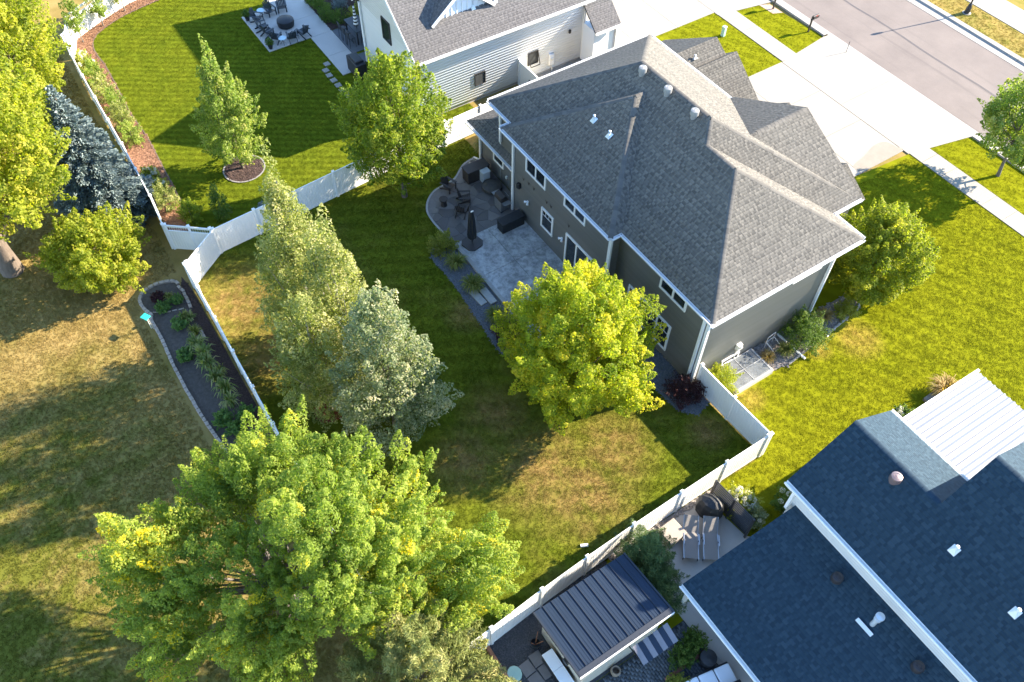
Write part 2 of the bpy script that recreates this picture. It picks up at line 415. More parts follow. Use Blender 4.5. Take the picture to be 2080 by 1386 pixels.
grass('grass_dry_lawn',[[(-45,-19),(-21,-19.4),(-20.8,-21.9),(-18.8,-22.1),(-9.4,-22),(-9.4,-19.4),(5.5,-19.4),(5.7,-32),(-45,-48)]],-.03,g_dry,130,'dry tan and green grass of the left-hand lawn',h=.035,seed=5)
grass('grass_far_verge',[[(-30,37.2),(5,37.2),(5,39.6),(-30,39.6)]],.1,g_far,60,'straw coloured grass strip across the street',seed=6)

# ------------------------------------------------------------------ street, kerbs, walks, driveways
m_conc=plain('concrete_pale',(.265,.245,.212),.85,.07,.6,.25,50,grime=.3); m_concj=plain('concrete_joint',(.10,.095,.085),.9,.2)
m_conc2=plain('concrete_kerb',(.27,.255,.23),.85,.12,2,.3,60)
def asphalt():
    m,t,b=new_mat('asphalt')
    c=ramp(t,noise(t,.35,6,.65),[(.3,(.115,.094,.085)),(.7,(.155,.128,.114))])
    c=mix(t,ramp(t,noise(t,.5,4,.6,stretch=(.12,3,1)),[(.55,0.0),(.7,.4)]),c,(.075,.062,.06))
    c=mix(t,1.0,c,ramp(t,noise(t,60,2,.7),[(.2,.8),(.8,1.2)]),'MULTIPLY')
    t.links.new(c,b.inputs['Base Color']); b.inputs['Roughness'].default_value=.85; bump(t,b,noise(t,90,3,.7),.4,.006); return m
m_asph=asphalt()
sheet('street',[(-90,27.9),(80,27.9),(80,36.4),(-90,36.4)],-.01,m_asph)
m_seam=plain('crack_sealant',(.06,.05,.05),.7,.2)
def ribbon(name,pts,w,z,mat,parent=None):
    mb=MB(); L=[];R=[]
    for i,p in enumerate(pts):
        a=pts[max(0,i-1)];b=pts[min(len(pts)-1,i+1)]; dx,dy=b[0]-a[0],b[1]-a[1]; l=math.hypot(dx,dy); nx,ny=-dy/l*w/2,dx/l*w/2
        L.append((p[0]+nx,p[1]+ny,z));R.append((p[0]-nx,p[1]-ny,z))
    n=len(pts); mb.add(R+L,[(i,i+1,n+i+1,n+i) for i in range(n-1)]); return mb.build(name,mat,parent,'structure')
random.seed(3)
ribbon('street_centre_seam',[(x,32.15+.06*math.sin(x*.7)+.05*random.random(),0)[:2] for x in np.arange(-45,15,.7)],.16,-.004,m_seam)
# kerbs: gutter pan and raised lip
def kerb(name,y0,y1,y2,x0,x1):
    mb=MB(); s=1 if y2>y0 else -1
    prof=[(y0,-.02),(y0,.006),(y1,.012),(y1+s*.04,.115),(y2,.125),(y2,-.02)]
    k=len(prof); V=[(x0,)+p for p in prof]+[(x1,)+p for p in prof]
    F=[(i,i+1,k+i+1,k+i) if s<0 else (k+i,k+i+1,i+1,i) for i in range(k-1)]
    mb.add(V,F); return mb.build(name,m_conc2,None,'structure')
for i in range(14):
    kerb('kerb_far' if i==0 else 'kerb_far',36.1,36.75,37.2,-62+i*9+.01,-53+i*9-.01)
for a,b in ((-60,-52),(-51.98,-44),(-43.98,-36),(-35.98,-28),(-27.98,-22.6),(-22.58,-17.4),(-4.4,1.5),(1.52,8),(8.02,16),(16.02,26)):
    kerb('kerb_near',28.15,27.75,27.38,a,b)
for a,b in ((-17.38,-13.0),(-12.98,-8.7),(-8.68,-4.42)): sheet('kerb_apron',[(a,27.38),(b,27.38),(b,28.15),(a,28.15)],.012,m_conc2,thick=.05)
# sidewalk slabs, each slab its own piece under one walk
walk=empty('sidewalk_near'); walk['kind']='structure'; far=empty('sidewalk_far'); far['kind']='structure'
x=-45.0
while x<24:
    if not (-16.9<x<-5.6): sheet('slab',[(x+.008,22.76),(min(x+1.49,-16.86) if x<-10 else x+1.49,22.76),(min(x+1.49,-16.86) if x<-10 else x+1.49,24.22),(x+.008,24.22)],.035+.004*random.random(),m_conc,None,.1,walk)
    x+=1.5
sheet('slab',[(-5.5,22.76),(-4.52,22.76),(-4.52,24.22),(-5.2,24.22)],.037,m_conc,None,.1,walk)
x=-40.0
while x<12:
    sheet('slab',[(x+.01,39.72),(x+2.39,39.72),(x+2.39,42.25),(x+.01,42.25)],.13+.004*random.random(),m_conc,None,.1,far); x+=2.4
sheet('joint_bed',[(-16.8,10.9),(-5.95,10.9),(-5.95,22.66),(-5.55,22.7),(-4.55,27.3),(-17.3,27.3),(-16.78,22.7)],.006,m_concj)
drive=empty('driveway'); drive['kind']='structure'
for a,b in ((-16.82,-13.1),(-13.075,-9.5),(-9.475,-5.9)):
    for c,d in ((10.9,14.9),(14.925,18.8),(18.825,22.64)): sheet('slab',[(a,c),(b,c),(b,d),(a,d)],.03,m_conc,None,.1,drive)
for pts in ([(-16.8,22.68),(-11.3,22.68),(-11.3,27.37),(-17.4,27.37)],[(-11.28,22.68),(-5.5,22.68),(-4.45,27.37),(-11.28,27.37)]): sheet('slab',pts,.034,m_conc,None,.1,drive)
sheet('driveway_stain',smooth_curve([(-6.6,18.9),(-6.9,20.2),(-7.25,21.4),(-7.1,22.3),(-6.4,22.55),(-5.95,22.5),(-5.95,19.2)],4,True),.0345,plain('tan_stain',(.21,.185,.15),.85,.12,1.5,.2))
drive2=empty('driveway_left_neighbour'); drive2['kind']='structure'
for a,b in ((-33.5,-28.8),(-28.78,-23.92)):
    for c,d in ((11.5,15.5),(15.52,19.2),(19.22,22.7)): sheet('slab',[(a,c),(b,c),(b,d),(a,d)],.03,m_conc,None,.1,drive2)
sheet('slab',[(-33.5,22.72),(-23.5,22.72),(-22.65,27.3),(-34.5,27.3)],.034,m_conc,None,.1,drive2)
sheet('slab',[(-33.5,6),(-23.9,6),(-23.9,11.48),(-33.5,11.48)],.026,m_conc,None,.1,drive2)

# ------------------------------------------------------------------ house helpers
m_white=plain('white_trim',(.80,.80,.78),.45,.03,2,grime=.06); m_vinyl=plain('white_vinyl',(.80,.80,.78),.4,.03,1.2,grime=.07)
m_dark=plain('black_metal',(.02,.021,.024),.4,.3,4); m_glass=glass_mat()
GREY_SH=tone_mat('grey_shingle',[(0,(.062,.060,.056)),(.3,(.088,.084,.077)),(.7,(.116,.110,.099)),(1,(.145,.136,.121))],.9,.3,dirt=.1)
NAVY_SH=tone_mat('navy_shingle',[(0,(.006,.022,.040)),(.4,(.010,.030,.051)),(.75,(.014,.036,.058)),(1,(.019,.043,.067))],.88,.4)
NAVYW_SH=tone_mat('slate_shingle',[(0,(.085,.083,.086)),(.5,(.118,.114,.116)),(1,(.15,.144,.144))],.9,.3,dirt=.1)
GREY_SD=tone_mat('grey_siding',[(0,(.175,.178,.175)),(1,(.195,.198,.195))],.6,.0,30)
WHITE_SD=tone_mat('white_siding',[(0,(.76,.79,.82)),(1,(.79,.82,.85))],.5,.0,30)
def siding(parent, polys, mat, expo, seed=5, lift=.014):
    mb=MB()
    for p in polys:
        P=[Vector(q) for q in p]; n=(P[1]-P[0]).cross(P[2]-P[0]).normalized(); k=len(P)
        mb.add([q-n*.002 for q in P]+[q-n*.1 for q in P],[tuple(range(k)),tuple(range(2*k-1,k-1,-1))]+[(k+i,k+(i+1)%k,(i+1)%k,i) for i in range(k)])
    w=mb.build('wall',mat,parent)
    V,F,T=join_np([courses(p,expo,None,lift,.002,seed+i) for i,p in enumerate(polys)])
    np_mesh('siding_boards',V,F,mat,w,T,'stuff'); return w
def fr(O,U,N):
    O=Vector(O);U=Vector(U);N=Vector(N); Z=Vector((0,0,1))
    return lambda u,v,d: O+U*u+Z*v+N*d
def fbox(mb,f,u0,u1,v0,v1,d0,d1):
    P=[f(u0,v0,d0),f(u1,v0,d0),f(u1,v0,d1),f(u0,v0,d1),f(u0,v1,d0),f(u1,v1,d0),f(u1,v1,d1),f(u0,v1,d1)]
    e1,e2,e3=P[1]-P[0],P[3]-P[0],P[4]-P[0]
    if e1.cross(e2).dot(e3)<0: P=[P[1],P[0],P[3],P[2],P[5],P[4],P[7],P[6]]
    mb.hexa(P)
def window(parent,O,U,N,w,h,mull=(),muntin=None,fw=.12,fmat=None,name='window',glass=None,d=.02):
    """frame ring with mullions as one part; each pane and its muntins are sub-parts. O = lower corner"""
    f=fr(O,U,N); mb=MB(); fmat=fmat or m_white
    fbox(mb,f,0,fw,0,h,-.04,.07); fbox(mb,f,w-fw,w,0,h,-.04,.07); fbox(mb,f,fw,w-fw,0,fw,-.04,.068); fbox(mb,f,fw,w-fw,h-fw,h,-.04,.068)
    ms=[fw]+list(mull)+[w-fw]
    for m in mull: fbox(mb,f,m-fw*.45,m+fw*.45,fw,h-fw,-.04,.064)
    o=mb.build(name,fmat,parent,bevel=.008)
    for i in range(len(ms)-1):
        a=ms[i]+(fw*.45 if i else 0); b=ms[i+1]-(fw*.45 if i<len(ms)-2 else 0)
        g=MB(); fbox(g,f,a,b,fw,h-fw,d-.012,d+.006); g.build('pane',glass or m_glass,o)
        if muntin:
            nx,v0=muntin; t=MB(); vv=fw+(h-2*fw)*v0
            fbox(t,f,a,b,vv-.015,vv+.015,d+.007,d+.026)
            for j in range(1,nx):
                uu=a+(b-a)*j/nx; fbox(t,f,uu-.013,uu+.013,vv+.016,h-fw,d+.007,d+.025)
            t.build('muntin',fmat,o)
    return o
def gutter(parent,a,b,z,out,mat,size=.13,name='gutter'):
    """open channel along a-b; out = outward normal (x,y)"""
    A=Vector((a[0],a[1],z));B=Vector((b[0],b[1],z));N=Vector((out[0],out[1],0)); D=Vector((0,0,-size))
    mb=MB(); t=.012
    def plate(p,q,r,s,th):
        n=(q-p).cross(s-p).normalized()*th; mb.hexa([p,q,r,s,p+n,q+n,r+n,s+n])
    mb.bar(A+N*size+D*.5,B+N*size+D*.5,t,size); mb.bar(A+N*size*.5+D,B+N*size*.5+D,size,t); mb.bar(A+D*.5,B+D*.5,t,size)
    mb.bar(A+N*(size+.01)+D*.06,B+N*(size+.01)+D*.06,.03,.014)
    return mb.build(name,mat,parent)
def downspout(parent,x,y,z0,z1,mat,foot=None,w=.075):
    mb=MB(); mb.box(x-w,y-w*.7,z0+.1,x+w,y+w*.7,z1)
    o=mb.build('downspout',mat,parent,bevel=.01)
    if foot:
        t=MB(); t.bar((x,y,z0+.1),(x+foot[0],y+foot[1],z0+.07),.1,.08); t.build('spout_extension',mat,o)
    return o
def turbine(parent,c,mat,r=.2):
    mb=MB(); x,y,z=c
    mb.lathe([(r*.8,-.2),(r*.8,.08),(r*1.06,.1),(r*1.08,.3),(r*.98,.36),(r*.6,.385),(r*.55,.37),(r*.2,.385),(.01,.39)],c,20)
    return mb.build('roof_vent',mat,parent,smooth=True)
def pipe_vent(parent,c,mat,slope=.65,sx=0,sy=-1,h=.32):
    """flashing plate on the slope with a pipe through it"""
    x,y,z=c; mb=MB(); a=.15
    def zz(dx,dy): return z+ (dx*(-sx)+dy*(-sy))*slope
    P=[(x-a,y-a),(x+a,y-a),(x+a,y+a),(x-a,y+a)]
    mb.add([(px,py,zz(px-x,py-y)+.03) for px,py in P]+[(x-.05,y-.05,z+.17),(x+.05,y-.05,z+.17),(x+.05,y+.05,z+.17),(x-.05,y+.05,z+.17)],[(0,1,5,4),(1,2,6,5),(2,3,7,6),(3,0,4,7),(4,5,6,7)])
    o=mb.build('vent_flashing',mat,parent)
    p=MB(); p.tube([(x,y,z),(x,y,z+h)],.055,10); p.lathe([(.06,h-.02),(.075,h),(.03,h+.03),(.01,h+.03)],c,10); p.build('vent_pipe',mat,o); return o

# ------------------------------------------------------------------ grey house
gh=base('grey_house',(-8.5,4,0),'large grey two-storey house with brown-grey hip roof in the centre','house')
E_,P_=5.9,.657
def zr(d): return E_+P_*d
LX0,LX1,Y0,LY1,RY1,RX1=-17.8,-1.125,-.8,10.65,8.84,.9
hl=(LY1-Y0)/2; hr=(RY1-Y0)/2; ry,rz=Y0+hl,zr(hl); r2y,r2z=Y0+hr,zr(hr)
rl,rr=LX0+hl,LX1-hl; r2x=RX1-hr; vx=LX1-hr
BX0,BX1,BY=-15.5,-5.77,-1.47; hb=(BX1-BX0)/2; bx,by,bz=(BX0+BX1)/2,BY+hb,zr(hb); by2=Y0+hb
planes=[
 [(LX0,Y0,E_),(RX1,Y0,E_),(r2x,r2y,r2z),(LX0+hr,r2y,r2z)],
 [(LX0+hr,r2y,r2z),(vx,r2y,r2z),(rr,ry,rz),(rl,ry,rz)],
 [(LX1,Y0,E_),(LX1,LY1,E_),(rr,ry,rz)],
 [(LX1,LY1,E_),(LX0,LY1,E_),(rl,ry,rz),(rr,ry,rz)],
 [(LX0,LY1,E_),(LX0,Y0,E_),(rl,ry,rz)],
 [(RX1,Y0,E_),(RX1,RY1,E_),(r2x,r2y,r2z)],
 [(RX1,RY1,E_),(-7.0,RY1,E_),(-6.2,r2y,r2z-.01),(r2x,r2y,r2z)],
 [(BX0,BY,E_),(BX1,BY,E_),(bx,by,bz)],
 [(BX0,Y0,E_),(BX0,BY,E_),(bx,by,bz),(bx,by2,bz)],
 [(BX1,BY,E_),(BX1,Y0,E_),(bx,by2,bz),(bx,by,bz)],
]
# front cross gable over the garage wing
gp,gz,gx0=-5.9,8.33,-10.67
planes+=[[(LX1,7.5,E_),(LX1,10.9,E_),(gp,10.9,gz),(gp,5.5,gz)],[(gx0,10.9,E_),(gx0,7.5,E_),(gp,5.5,gz),(gp,10.9,gz)]]
roof=shingle_roof(gh,planes,GREY_SH,.14,.17,21)
caps(roof,[((LX0,Y0,E_),(rl,ry,rz),.5),((rl,ry,rz),(rr,ry,rz),.6),((vx,r2y,r2z),(rr,ry,rz),.5),((vx,r2y,r2z),(r2x,r2y,r2z),.6),((RX1,Y0,E_),(r2x,r2y,r2z),.5),((RX1,RY1,E_),(r2x,r2y,r2z),.5),
  ((LX0,LY1,E_),(rl,ry,rz),.5),((LX1-.9,LY1-.9,zr(.9)),(rr,ry,rz),.5),((BX0,BY,E_),(bx,by,bz),.5),((BX1,BY,E_),(bx,by,bz),.5),((bx,by,bz),(bx,by2,bz),.6),((gp,7.4,gz),(gp,10.9,gz),.6)],GREY_SH)
# lower roofs: left wing and the three garage gables
lowp=[]
def gable_y(x0,x1,y0,y1,z0,zr_):
    xm=(x0+x1)/2
    return [[(x1,y0,z0),(x1,y1,z0),(xm,y1,zr_),(xm,y0,zr_)],[(x0,y1,z0),(x0,y0,z0),(xm,y0,zr_),(xm,y1,zr_)]]
lowp+=gable_y(-20.2,-11.6,9.6,14.4,2.85,5.5); lowp+=gable_y(-17.3,-11.93,11,15.0,3.0,5.02); lowp+=gable_y(-12.0,-7.0,11,14.5,3.02,4.78); lowp+=gable_y(-6.3,-2.5,11,14.07,3.0,4.22)
lowp+=[[(-2.5,13.9,2.95),(-12,13.9,2.95),(-12,10.9,4.4),(-2.5,10.9,4.4)]]
wz=2.8; WX0,WY0,WP=-20.32,-.81,.36
lowp+=[[(WX0,WY0,wz),(-15.06,WY0,wz),(-15.06,WY0+.62,wz+.62*WP),(WX0+.62,WY0+.62,wz+.62*WP)],
       [(WX0+.62,WY0+.62,wz+.62*WP),(-17.36,WY0+.62,wz+.62*WP),(-17.36,WY0+2.96,wz+2.96*WP),(WX0+2.96,WY0+2.96,wz+2.96*WP)],
       [(WX0,7,wz),(WX0,WY0,wz),(WX0+2.96,WY0+2.96,wz+2.96*WP),(WX0+2.96,7,wz+2.96*WP)]]
shingle_roof(gh,lowp,GREY_SH,.14,.17,61,name='lower_roof')
for c in ((-11.56,4.5,9.42),(-9.6,4.52,9.43),(-7.56,4.5,9.42)): turbine(roof,c,plain('vent_aluminium',(.26,.26,.255),.5,.05,metal=.2))
for c in ((-11.4,1.5,7.86),(-10.04,1.45,7.83)): pipe_vent(roof,c,plain('galvanised',(.62,.68,.72),.35,.08,metal=.4),P_)
pipe_vent(roof,(-15.3,12.2,5.1),plain('vent_tan',(.62,.58,.52),.5),.6,-1,0,.3)
# walls
wt=5.82
wy,wb,wxr,wfr,wxl=-.38,-1.0,.45,7.75,-17.35
gw=siding(gh,[
 [(wxl,-.33,2.6),(-15.05,-.33,2.6),(-15.05,-.33,wt),(wxl,-.33,wt)],
 [(-15.05,wb,.15),(-6.2,wb,.15),(-6.2,wb,wt),(-15.05,wb,wt)],
 [(-15.05,-.33,.15),(-15.05,wb,.15),(-15.05,wb,wt),(-15.05,-.33,wt)],
 [(-6.2,wb,.15),(-6.2,wy,.15),(-6.2,wy,wt),(-6.2,wb,wt)],
 [(-6.2,wy,.15),(wxr,wy,.15),(wxr,wy,wt),(-6.2,wy,wt)],
 [(wxr,wy,.15),(wxr,wfr,.15),(wxr,wfr,wt),(wxr,wy,wt)],
 [(wxr,wfr,.15),(-1.6,wfr,.15),(-1.6,wfr,wt),(wxr,wfr,wt)],
 [(wxl,10.2,.15),(wxl,-.33,.15),(wxl,-.33,wt),(wxl,10.2,wt)],
 [(-1.6,wfr,2.9),(-1.6,10.4,2.9),(-1.6,10.4,wt),(-1.6,wfr,wt)],
 [(-1.6,10.4,2.9),(wxl,10.4,2.9),(wxl,10.4,wt),(-1.6,10.4,wt)],
 [(-19.6,-.3,.15),(-15.06,-.3,.15),(-15.06,-.3,wz-.05),(-19.6,-.3,wz-.05)],
 [(-19.6,7,.15),(-19.6,-.3,.15),(-19.6,-.3,wz-.05),(-19.6,7,wz-.05)],
 [(-2.9,wfr,.15),(-2.9,13.6,.15),(-2.9,13.6,2.85),(-2.9,wfr,2.85)],
 [(-2.9,13.6,.15),(-19.6,13.6,.15),(-19.6,13.6,2.85),(-2.9,13.6,2.85)],
 [(-19.6,13.6,.15),(-19.6,7,.15),(-19.6,7,2.85),(-19.6,13.6,2.85)]],GREY_SD,.115,31,.02)
mb=MB(); mb.box(-19.55,-.25,-.1,-2.95,13.5,.149); mb.box(-15.0,-.95,-.1,-6.25,-.2,.148); mb.box(-6.3,-.33,-.1,.4,7.7,.147)
mb.build('foundation',plain('foundation',(.34,.33,.31),.9,.1,3,.3),gh)
# front gable end triangles
mb=MB()
for x0,x1,y,z0,z1 in ((gx0+.4,LX1-.4,10.45,E_-.1,gz-.3),(-19.8,-12,14.1,2.8,5.2),(-17,-12.2,14.7,2.9,4.8),(-11.7,-7.3,14.2,2.9,4.55),(-6,-2.8,13.8,2.9,4.05)):
    mb.add([(x1,y,z0),(x0,y,z0),((x0+x1)/2,y,z1)],[(0,1,2)]); mb.add([(x1,y-.08,z0),((x0+x1)/2,y-.08,z1),(x0,y-.08,z0)],[(0,1,2)])
mb.build('gable_end',GREY_SD,gh,'stuff')
# soffits and fascia
mb=MB(); sz=E_-.16
for a in ((LX0+.03,Y0+.03,-15.0,-.2),(BX0+.03,BY+.03,BX1-.03,-.93),(-6.1,Y0+.03,RX1-.03,-.3),(wxr-.05,-.3,RX1-.03,RY1-.03),(LX0+.03,-.19,wxl+.05,LY1-.03),(-1.5,wfr-.05,wxr-.06,RY1-.03)):
    mb.box(a[0],a[1],sz-.02,a[2],a[3],sz)
mb.build('soffit',m_white,gh,'stuff')
m_gut=plain('gutter_white',(.66,.67,.68),.4,.04)
gz_=E_+.0
for a,b,o in (((LX0,Y0),(BX0,Y0),(0,-1)),((BX0,BY),(BX1,BY),(0,-1)),((BX1,BY),(BX1,Y0),(1,0)),((BX1,Y0),(RX1,Y0),(0,-1)),((RX1,Y0-.13),(RX1,RY1),(1,0)),((RX1,RY1),(LX1,RY1),(0,1)),((LX1,RY1),(LX1,10.9),(1,0)),((LX0,Y0),(LX0,LY1),(-1,0)),((LX0,LY1),(gx0,LY1),(0,1)),((BX0,BY),(BX0,Y0),(-1,0))):
    gutter(gh,a,b,gz_,o,m_gut)
gutter(gh,(WX0,WY0),(-15.1,WY0),wz,(0,-1),m_gut); gutter(gh,(WX0,WY0),(WX0,7),wz,(-1,0),m_gut)
# corner boards
for x,y,sx,sy,z1,z0 in ((-15.05,wb,-1,-1,wt,.15),(-6.2,wb,1,-1,wt,.15),(wxr,wy,1,-1,wt,.15),(wxr,wfr,1,1,wt,.15),(-19.6,-.3,-1,-1,wz-.05,.15),(wxl,-.33,-1,-1,wt,2.9)):
    mb=MB(); mb.box(min(x,x-sx*.12),min(y+sy*.032,y+sy*.0),z0,max(x+sx*.032,x-sx*.12) if sx>0 else x+.12,max(y+sy*.032,y),z1)
    if sx>0: mb.box(x+.002,min(y,y-sy*.12),z0,x+.03,max(y,y-sy*.12),z1-.002)
    else: mb.box(x-.03,min(y,y-sy*.12),z0,x-.002,max(y,y-sy*.12),z1-.002)
    mb.build('corner_board',m_white,gh,'stuff')
downspout(gh,-14.85,wb-.09,0,E_-.15,m_white); downspout(gh,-6.05,wb-.1,0,E_-.15,m_white); downspout(gh,.2,wy-.09,0,E_-.15,m_white); downspout(gh,wxr+.1,wfr-.1,0,E_-.15,m_white,(1.5,.1)); downspout(gh,-17.2,-.42,3.1,E_-.15,m_white); downspout(gh,-19.5,-.39,0,wz-.1,m_white,(-.5,-.2)); downspout(gh,wxr+.08,5.6,0,.15,m_white,(1.9,.1))
# windows
Ux,Ny=(1,0,0),(0,-1,0)
window(gh,(-13.66,wb-.012,4.02),Ux,Ny,1.9,1.4,(.95,)); window(gh,(-10.1,wb-.012,4.34),Ux,Ny,1.88,1.1,(.94,)); window(gh,(-12.03,wb-.012,1.2),Ux,Ny,1.14,1.44,(),(3,.72))
window(gh,(-9.7,wb-.012,.18),Ux,Ny,3.0,2.45,(.98,2.02),None,.13,name='patio_door'); window(gh,(-3.0,wy-.012,4.38),Ux,Ny,1.92,1.1,(.96,)); window(gh,(-5.0,wy-.012,.62),Ux,Ny,3.35,1.98,(1.0,2.35),(3,.66),.12)
window(gh,(-18.07,-.312,1.22),Ux,Ny,1.12,1.25,(),None,.11); window(gh,(wxr+.012,4.99,4.55),(0,1,0),(1,0,0),1.95,.75,(.97,),None,.1)
window(gh,(wxr+.012,1.5,.25),(0,1,0),(1,0,0),1.2,.5,(),None,.08,name='basement_window')
# fixtures on the walls
m_lampw=plain('lamp_white',(.8,.82,.84),.4,.02)
def twin_light(x,y,z):
    mb=MB(); mb.lathe([(.07,-.02),(.07,.03),(.02,.04)],(0,0,0),12)
    o=MB().obox((x,y-.03,z),(.12,.06,.12)).build('wall_light',m_lampw,gh,bevel=.01)
    for s in (-1,1):
        t=MB(); t.tube([(x+s*.04,y-.06,z),(x+s*.15,y-.17,z-.05)],[.05,.075],10); t.build('lamp_head',m_lampw,o,smooth=True)
twin_light(-13.36,wb-.015,1.9); twin_light(-10.02,wb-.015,1.88)
MB().obox((-14.2,wb-.12,2.5),(.22,.2,.34),.3).build('loudspeaker',m_dark,gh,bevel=.02)
mb=MB()
for i,(x,z) in enumerate(((-13.88,3.19),(-13.35,3.28),(-12.86,3.26),(-11.63,3.26),(-11.21,3.27),(-9.56,3.22))):
    t=MB(); y=wb-.03
    t.add([(x-.13,y,z+.12),(x,y-.03,z+.02),(x+.1,y,z+.15),(x+.02,y-.015,z-.1),(x-.05,y-.015,z-.02)],[(0,1,4),(1,2,3),(1,3,4)]); t.add([(x-.13,y+.01,z+.12),(x,y+.01,z+.02),(x+.1,y+.01,z+.15),(x+.02,y+.01,z-.1),(x-.05,y+.01,z-.02)],[(4,1,0),(3,2,1),(4,3,1)])
    t.build('metal_bird',plain('bird_bronze',(.07,.06,.05),.5,.2),gh)
m_meter=plain('meter_paint',(.62,.62,.58),.5,.05)
mb=MB(); mb.obox((wxr+.11,2.4,1.42),(.2,.3,.42)); mb.tube([(wxr+.21,2.4,1.5),(wxr+.3,2.4,1.5)],.085,14); mo=mb.build('electric_meter',m_meter,gh,bevel=.01)
MB().tube([(wxr+.05,2.4,.0),(wxr+.05,2.4,1.22)],.025,8).build('conduit',m_meter,mo)
MB().obox((-16.6,-.36,.9),(.12,.1,.18)).build('outlet_cover',m_meter,gh)

# ------------------------------------------------------------------ white house, left
wh=base('white_house',(-28.5,5,0),'white clapboard house with slate-grey gable roof behind the back yard fence','house')
wx1,wx0,wyr,wyf=-24.7,-32.35,-1.5,11.2
ez,ex1,ex0,wp=4.7,-24.28,-32.77,.81; rxm=(ex0+ex1)/2; rzw=ez+wp*(ex1-rxm)
wpl=[[(ex1,-1.85,ez),(ex1,11.5,ez),(rxm,11.5,rzw),(rxm,-1.85,rzw)],[(ex0,11.5,ez),(ex0,-1.85,ez),(rxm,-1.85,rzw),(rxm,11.5,rzw)],
     [(-39.6,1.0,5.2),(-31,1.0,5.2),(-31,5.2,8.9),(-39.6,5.2,8.9)],[(-31,9.4,5.2),(-39.6,9.4,5.2),(-39.6,5.2,8.9),(-31,5.2,8.9)]]
wroof=shingle_roof(wh,wpl,NAVYW_SH,.14,.17,91)
caps(wroof,[((rxm,-1.85,rzw),(rxm,11.5,rzw),.75)],NAVYW_SH)
# low side roof at the front right corner
sp=[[(-23.1,10.9,2.95),(-23.1,13.0,2.95),(-24.65,13.0,4.3),(-24.65,10.9,4.3)],[(-23.1,13.0,2.95),(-26,13.0,2.95),(-26,12.9,3.3),(-24.65,12.9,4.2)]]
shingle_roof(wh,sp[:1],NAVYW_SH,.14,.17,97,name='entry_roof')
mb=MB(); mb.box(-24.7,11.0,.1,-23.35,12.85,2.9); mb.build('entry_wall',WHITE_SD,wh)
siding(wh,[[(wx1,wyr,.2),(wx1,wyf,.2),(wx1,wyf,ez-.08),(wx1,wyr,ez-.08)],
 [(wx0,wyr,.2),(wx1,wyr,.2),(wx1,wyr,ez-.05),(rxm,wyr,rzw-.25),(wx0,wyr,ez-.05)],
 [(wx1,wyf,.2),(wx0,wyf,.2),(wx0,wyf,ez-.05),(rxm,wyf,rzw-.25),(wx1,wyf,ez-.05)],
 [(wx0,wyf,.2),(wx0,wyr,.2),(wx0,wyr,ez-.05),(wx0,wyf,ez-.05)],
 [(-39.2,1.35,.2),(-32.37,1.35,.2),(-32.37,1.35,5.1),(-39.2,1.35,5.1)],[(-39.2,9,.2),(-39.2,1.35,.2),(-39.2,1.35,5.1),(-39.2,5.2,8.6),(-39.2,9,5.1)],[(-32.4,9,.2),(-39.2,9,.2),(-39.2,9,5.1),(-32.4,9,5.1)]],WHITE_SD,.19,71,.011)
MB().box(-39.1,1.45,-.1,-24.8,9,.199).box(-32.3,-1.45,-.1,-24.75,11.1,.198).build('foundation',plain('foundation'+'',(.34,.33,.31)),wh)
mb=MB()
for s in (-1,1):   # rake boards
    xa=ex1 if s>0 else ex0
    mb.bar((xa,-1.87,ez-.12),(rxm,-1.87,rzw-.12),.03,.2)
mb.build('rake_board',m_white,wh,'stuff')
gutter(wh,(ex1,-1.85),(ex1,11.5),ez,(1,0),m_white); gutter(wh,(ex0,-1.85),(ex0,11.5),ez,(-1,0),m_white); gutter(wh,(-23.1,10.9),(-23.1,13.0),2.95,(1,0),m_white)
MB().box(wx1-.05,-1.8,ez-.17,ex1-.02,11.4,ez-.15).build('soffit',m_white,wh)
downspout(wh,wx1+.09,wyf-.15,0,ez-.15,m_white); downspout(wh,-23.3,12.8,0,2.8,m_white); downspout(wh,wx0+.1,wyr-.1,0,ez-.1,m_white)
m_blk=plain('black_frame',(.02,.02,.022),.5,.2)
m_scr=plain('window_screen',(.045,.05,.052),.6,.12)
window(wh,(-29.19,wyr-.02,3.68),Ux,Ny,1.08,1.55,(),None,.05,m_blk); window(wh,(-30.4,wyr-.02,.95),Ux,Ny,1.3,1.3,(),None,.05,m_blk)
w1=window(wh,(wx1+.02,2.43,1.2),(0,1,0),(1,0,0),.82,.9,(),None,.05,m_blk,glass=m_scr); w2=window(wh,(wx1+.02,6.58,1.15),(0,1,0),(1,0,0),.82,.95,(),None,.05,m_blk,glass=m_scr)
f=MB()
for p,q in (((-24.62,6.62,2.05),(-24.33,6.62,1.2)),((-24.62,7.36,2.05),(-24.33,7.36,1.2)),((-24.33,6.62,1.2),(-24.33,7.36,1.2))): f.bar(p,q,.04)
f.build('awning_sash',m_blk,w2,'stuff')
mb=MB(); mb.obox((wx1+.1,8.48,1.0),(.16,.34,.8)); mo=mb.build('electric_meter',m_white,wh,bevel=.01); MB().tube([(wx1+.18,8.45,1.1),(wx1+.28,8.45,1.1)],.09,14).build('meter_dial',m_meter,mo,smooth=True)
MB().tube([(wx1+.06,8.6,.0),(wx1+.06,8.6,.62)],.03,8).build('conduit',m_meter,mo)
MB().obox((wx1+.09,9.9,2.6),(.14,.14,.24)).build('wall_light',m_dark,wh,bevel=.02)
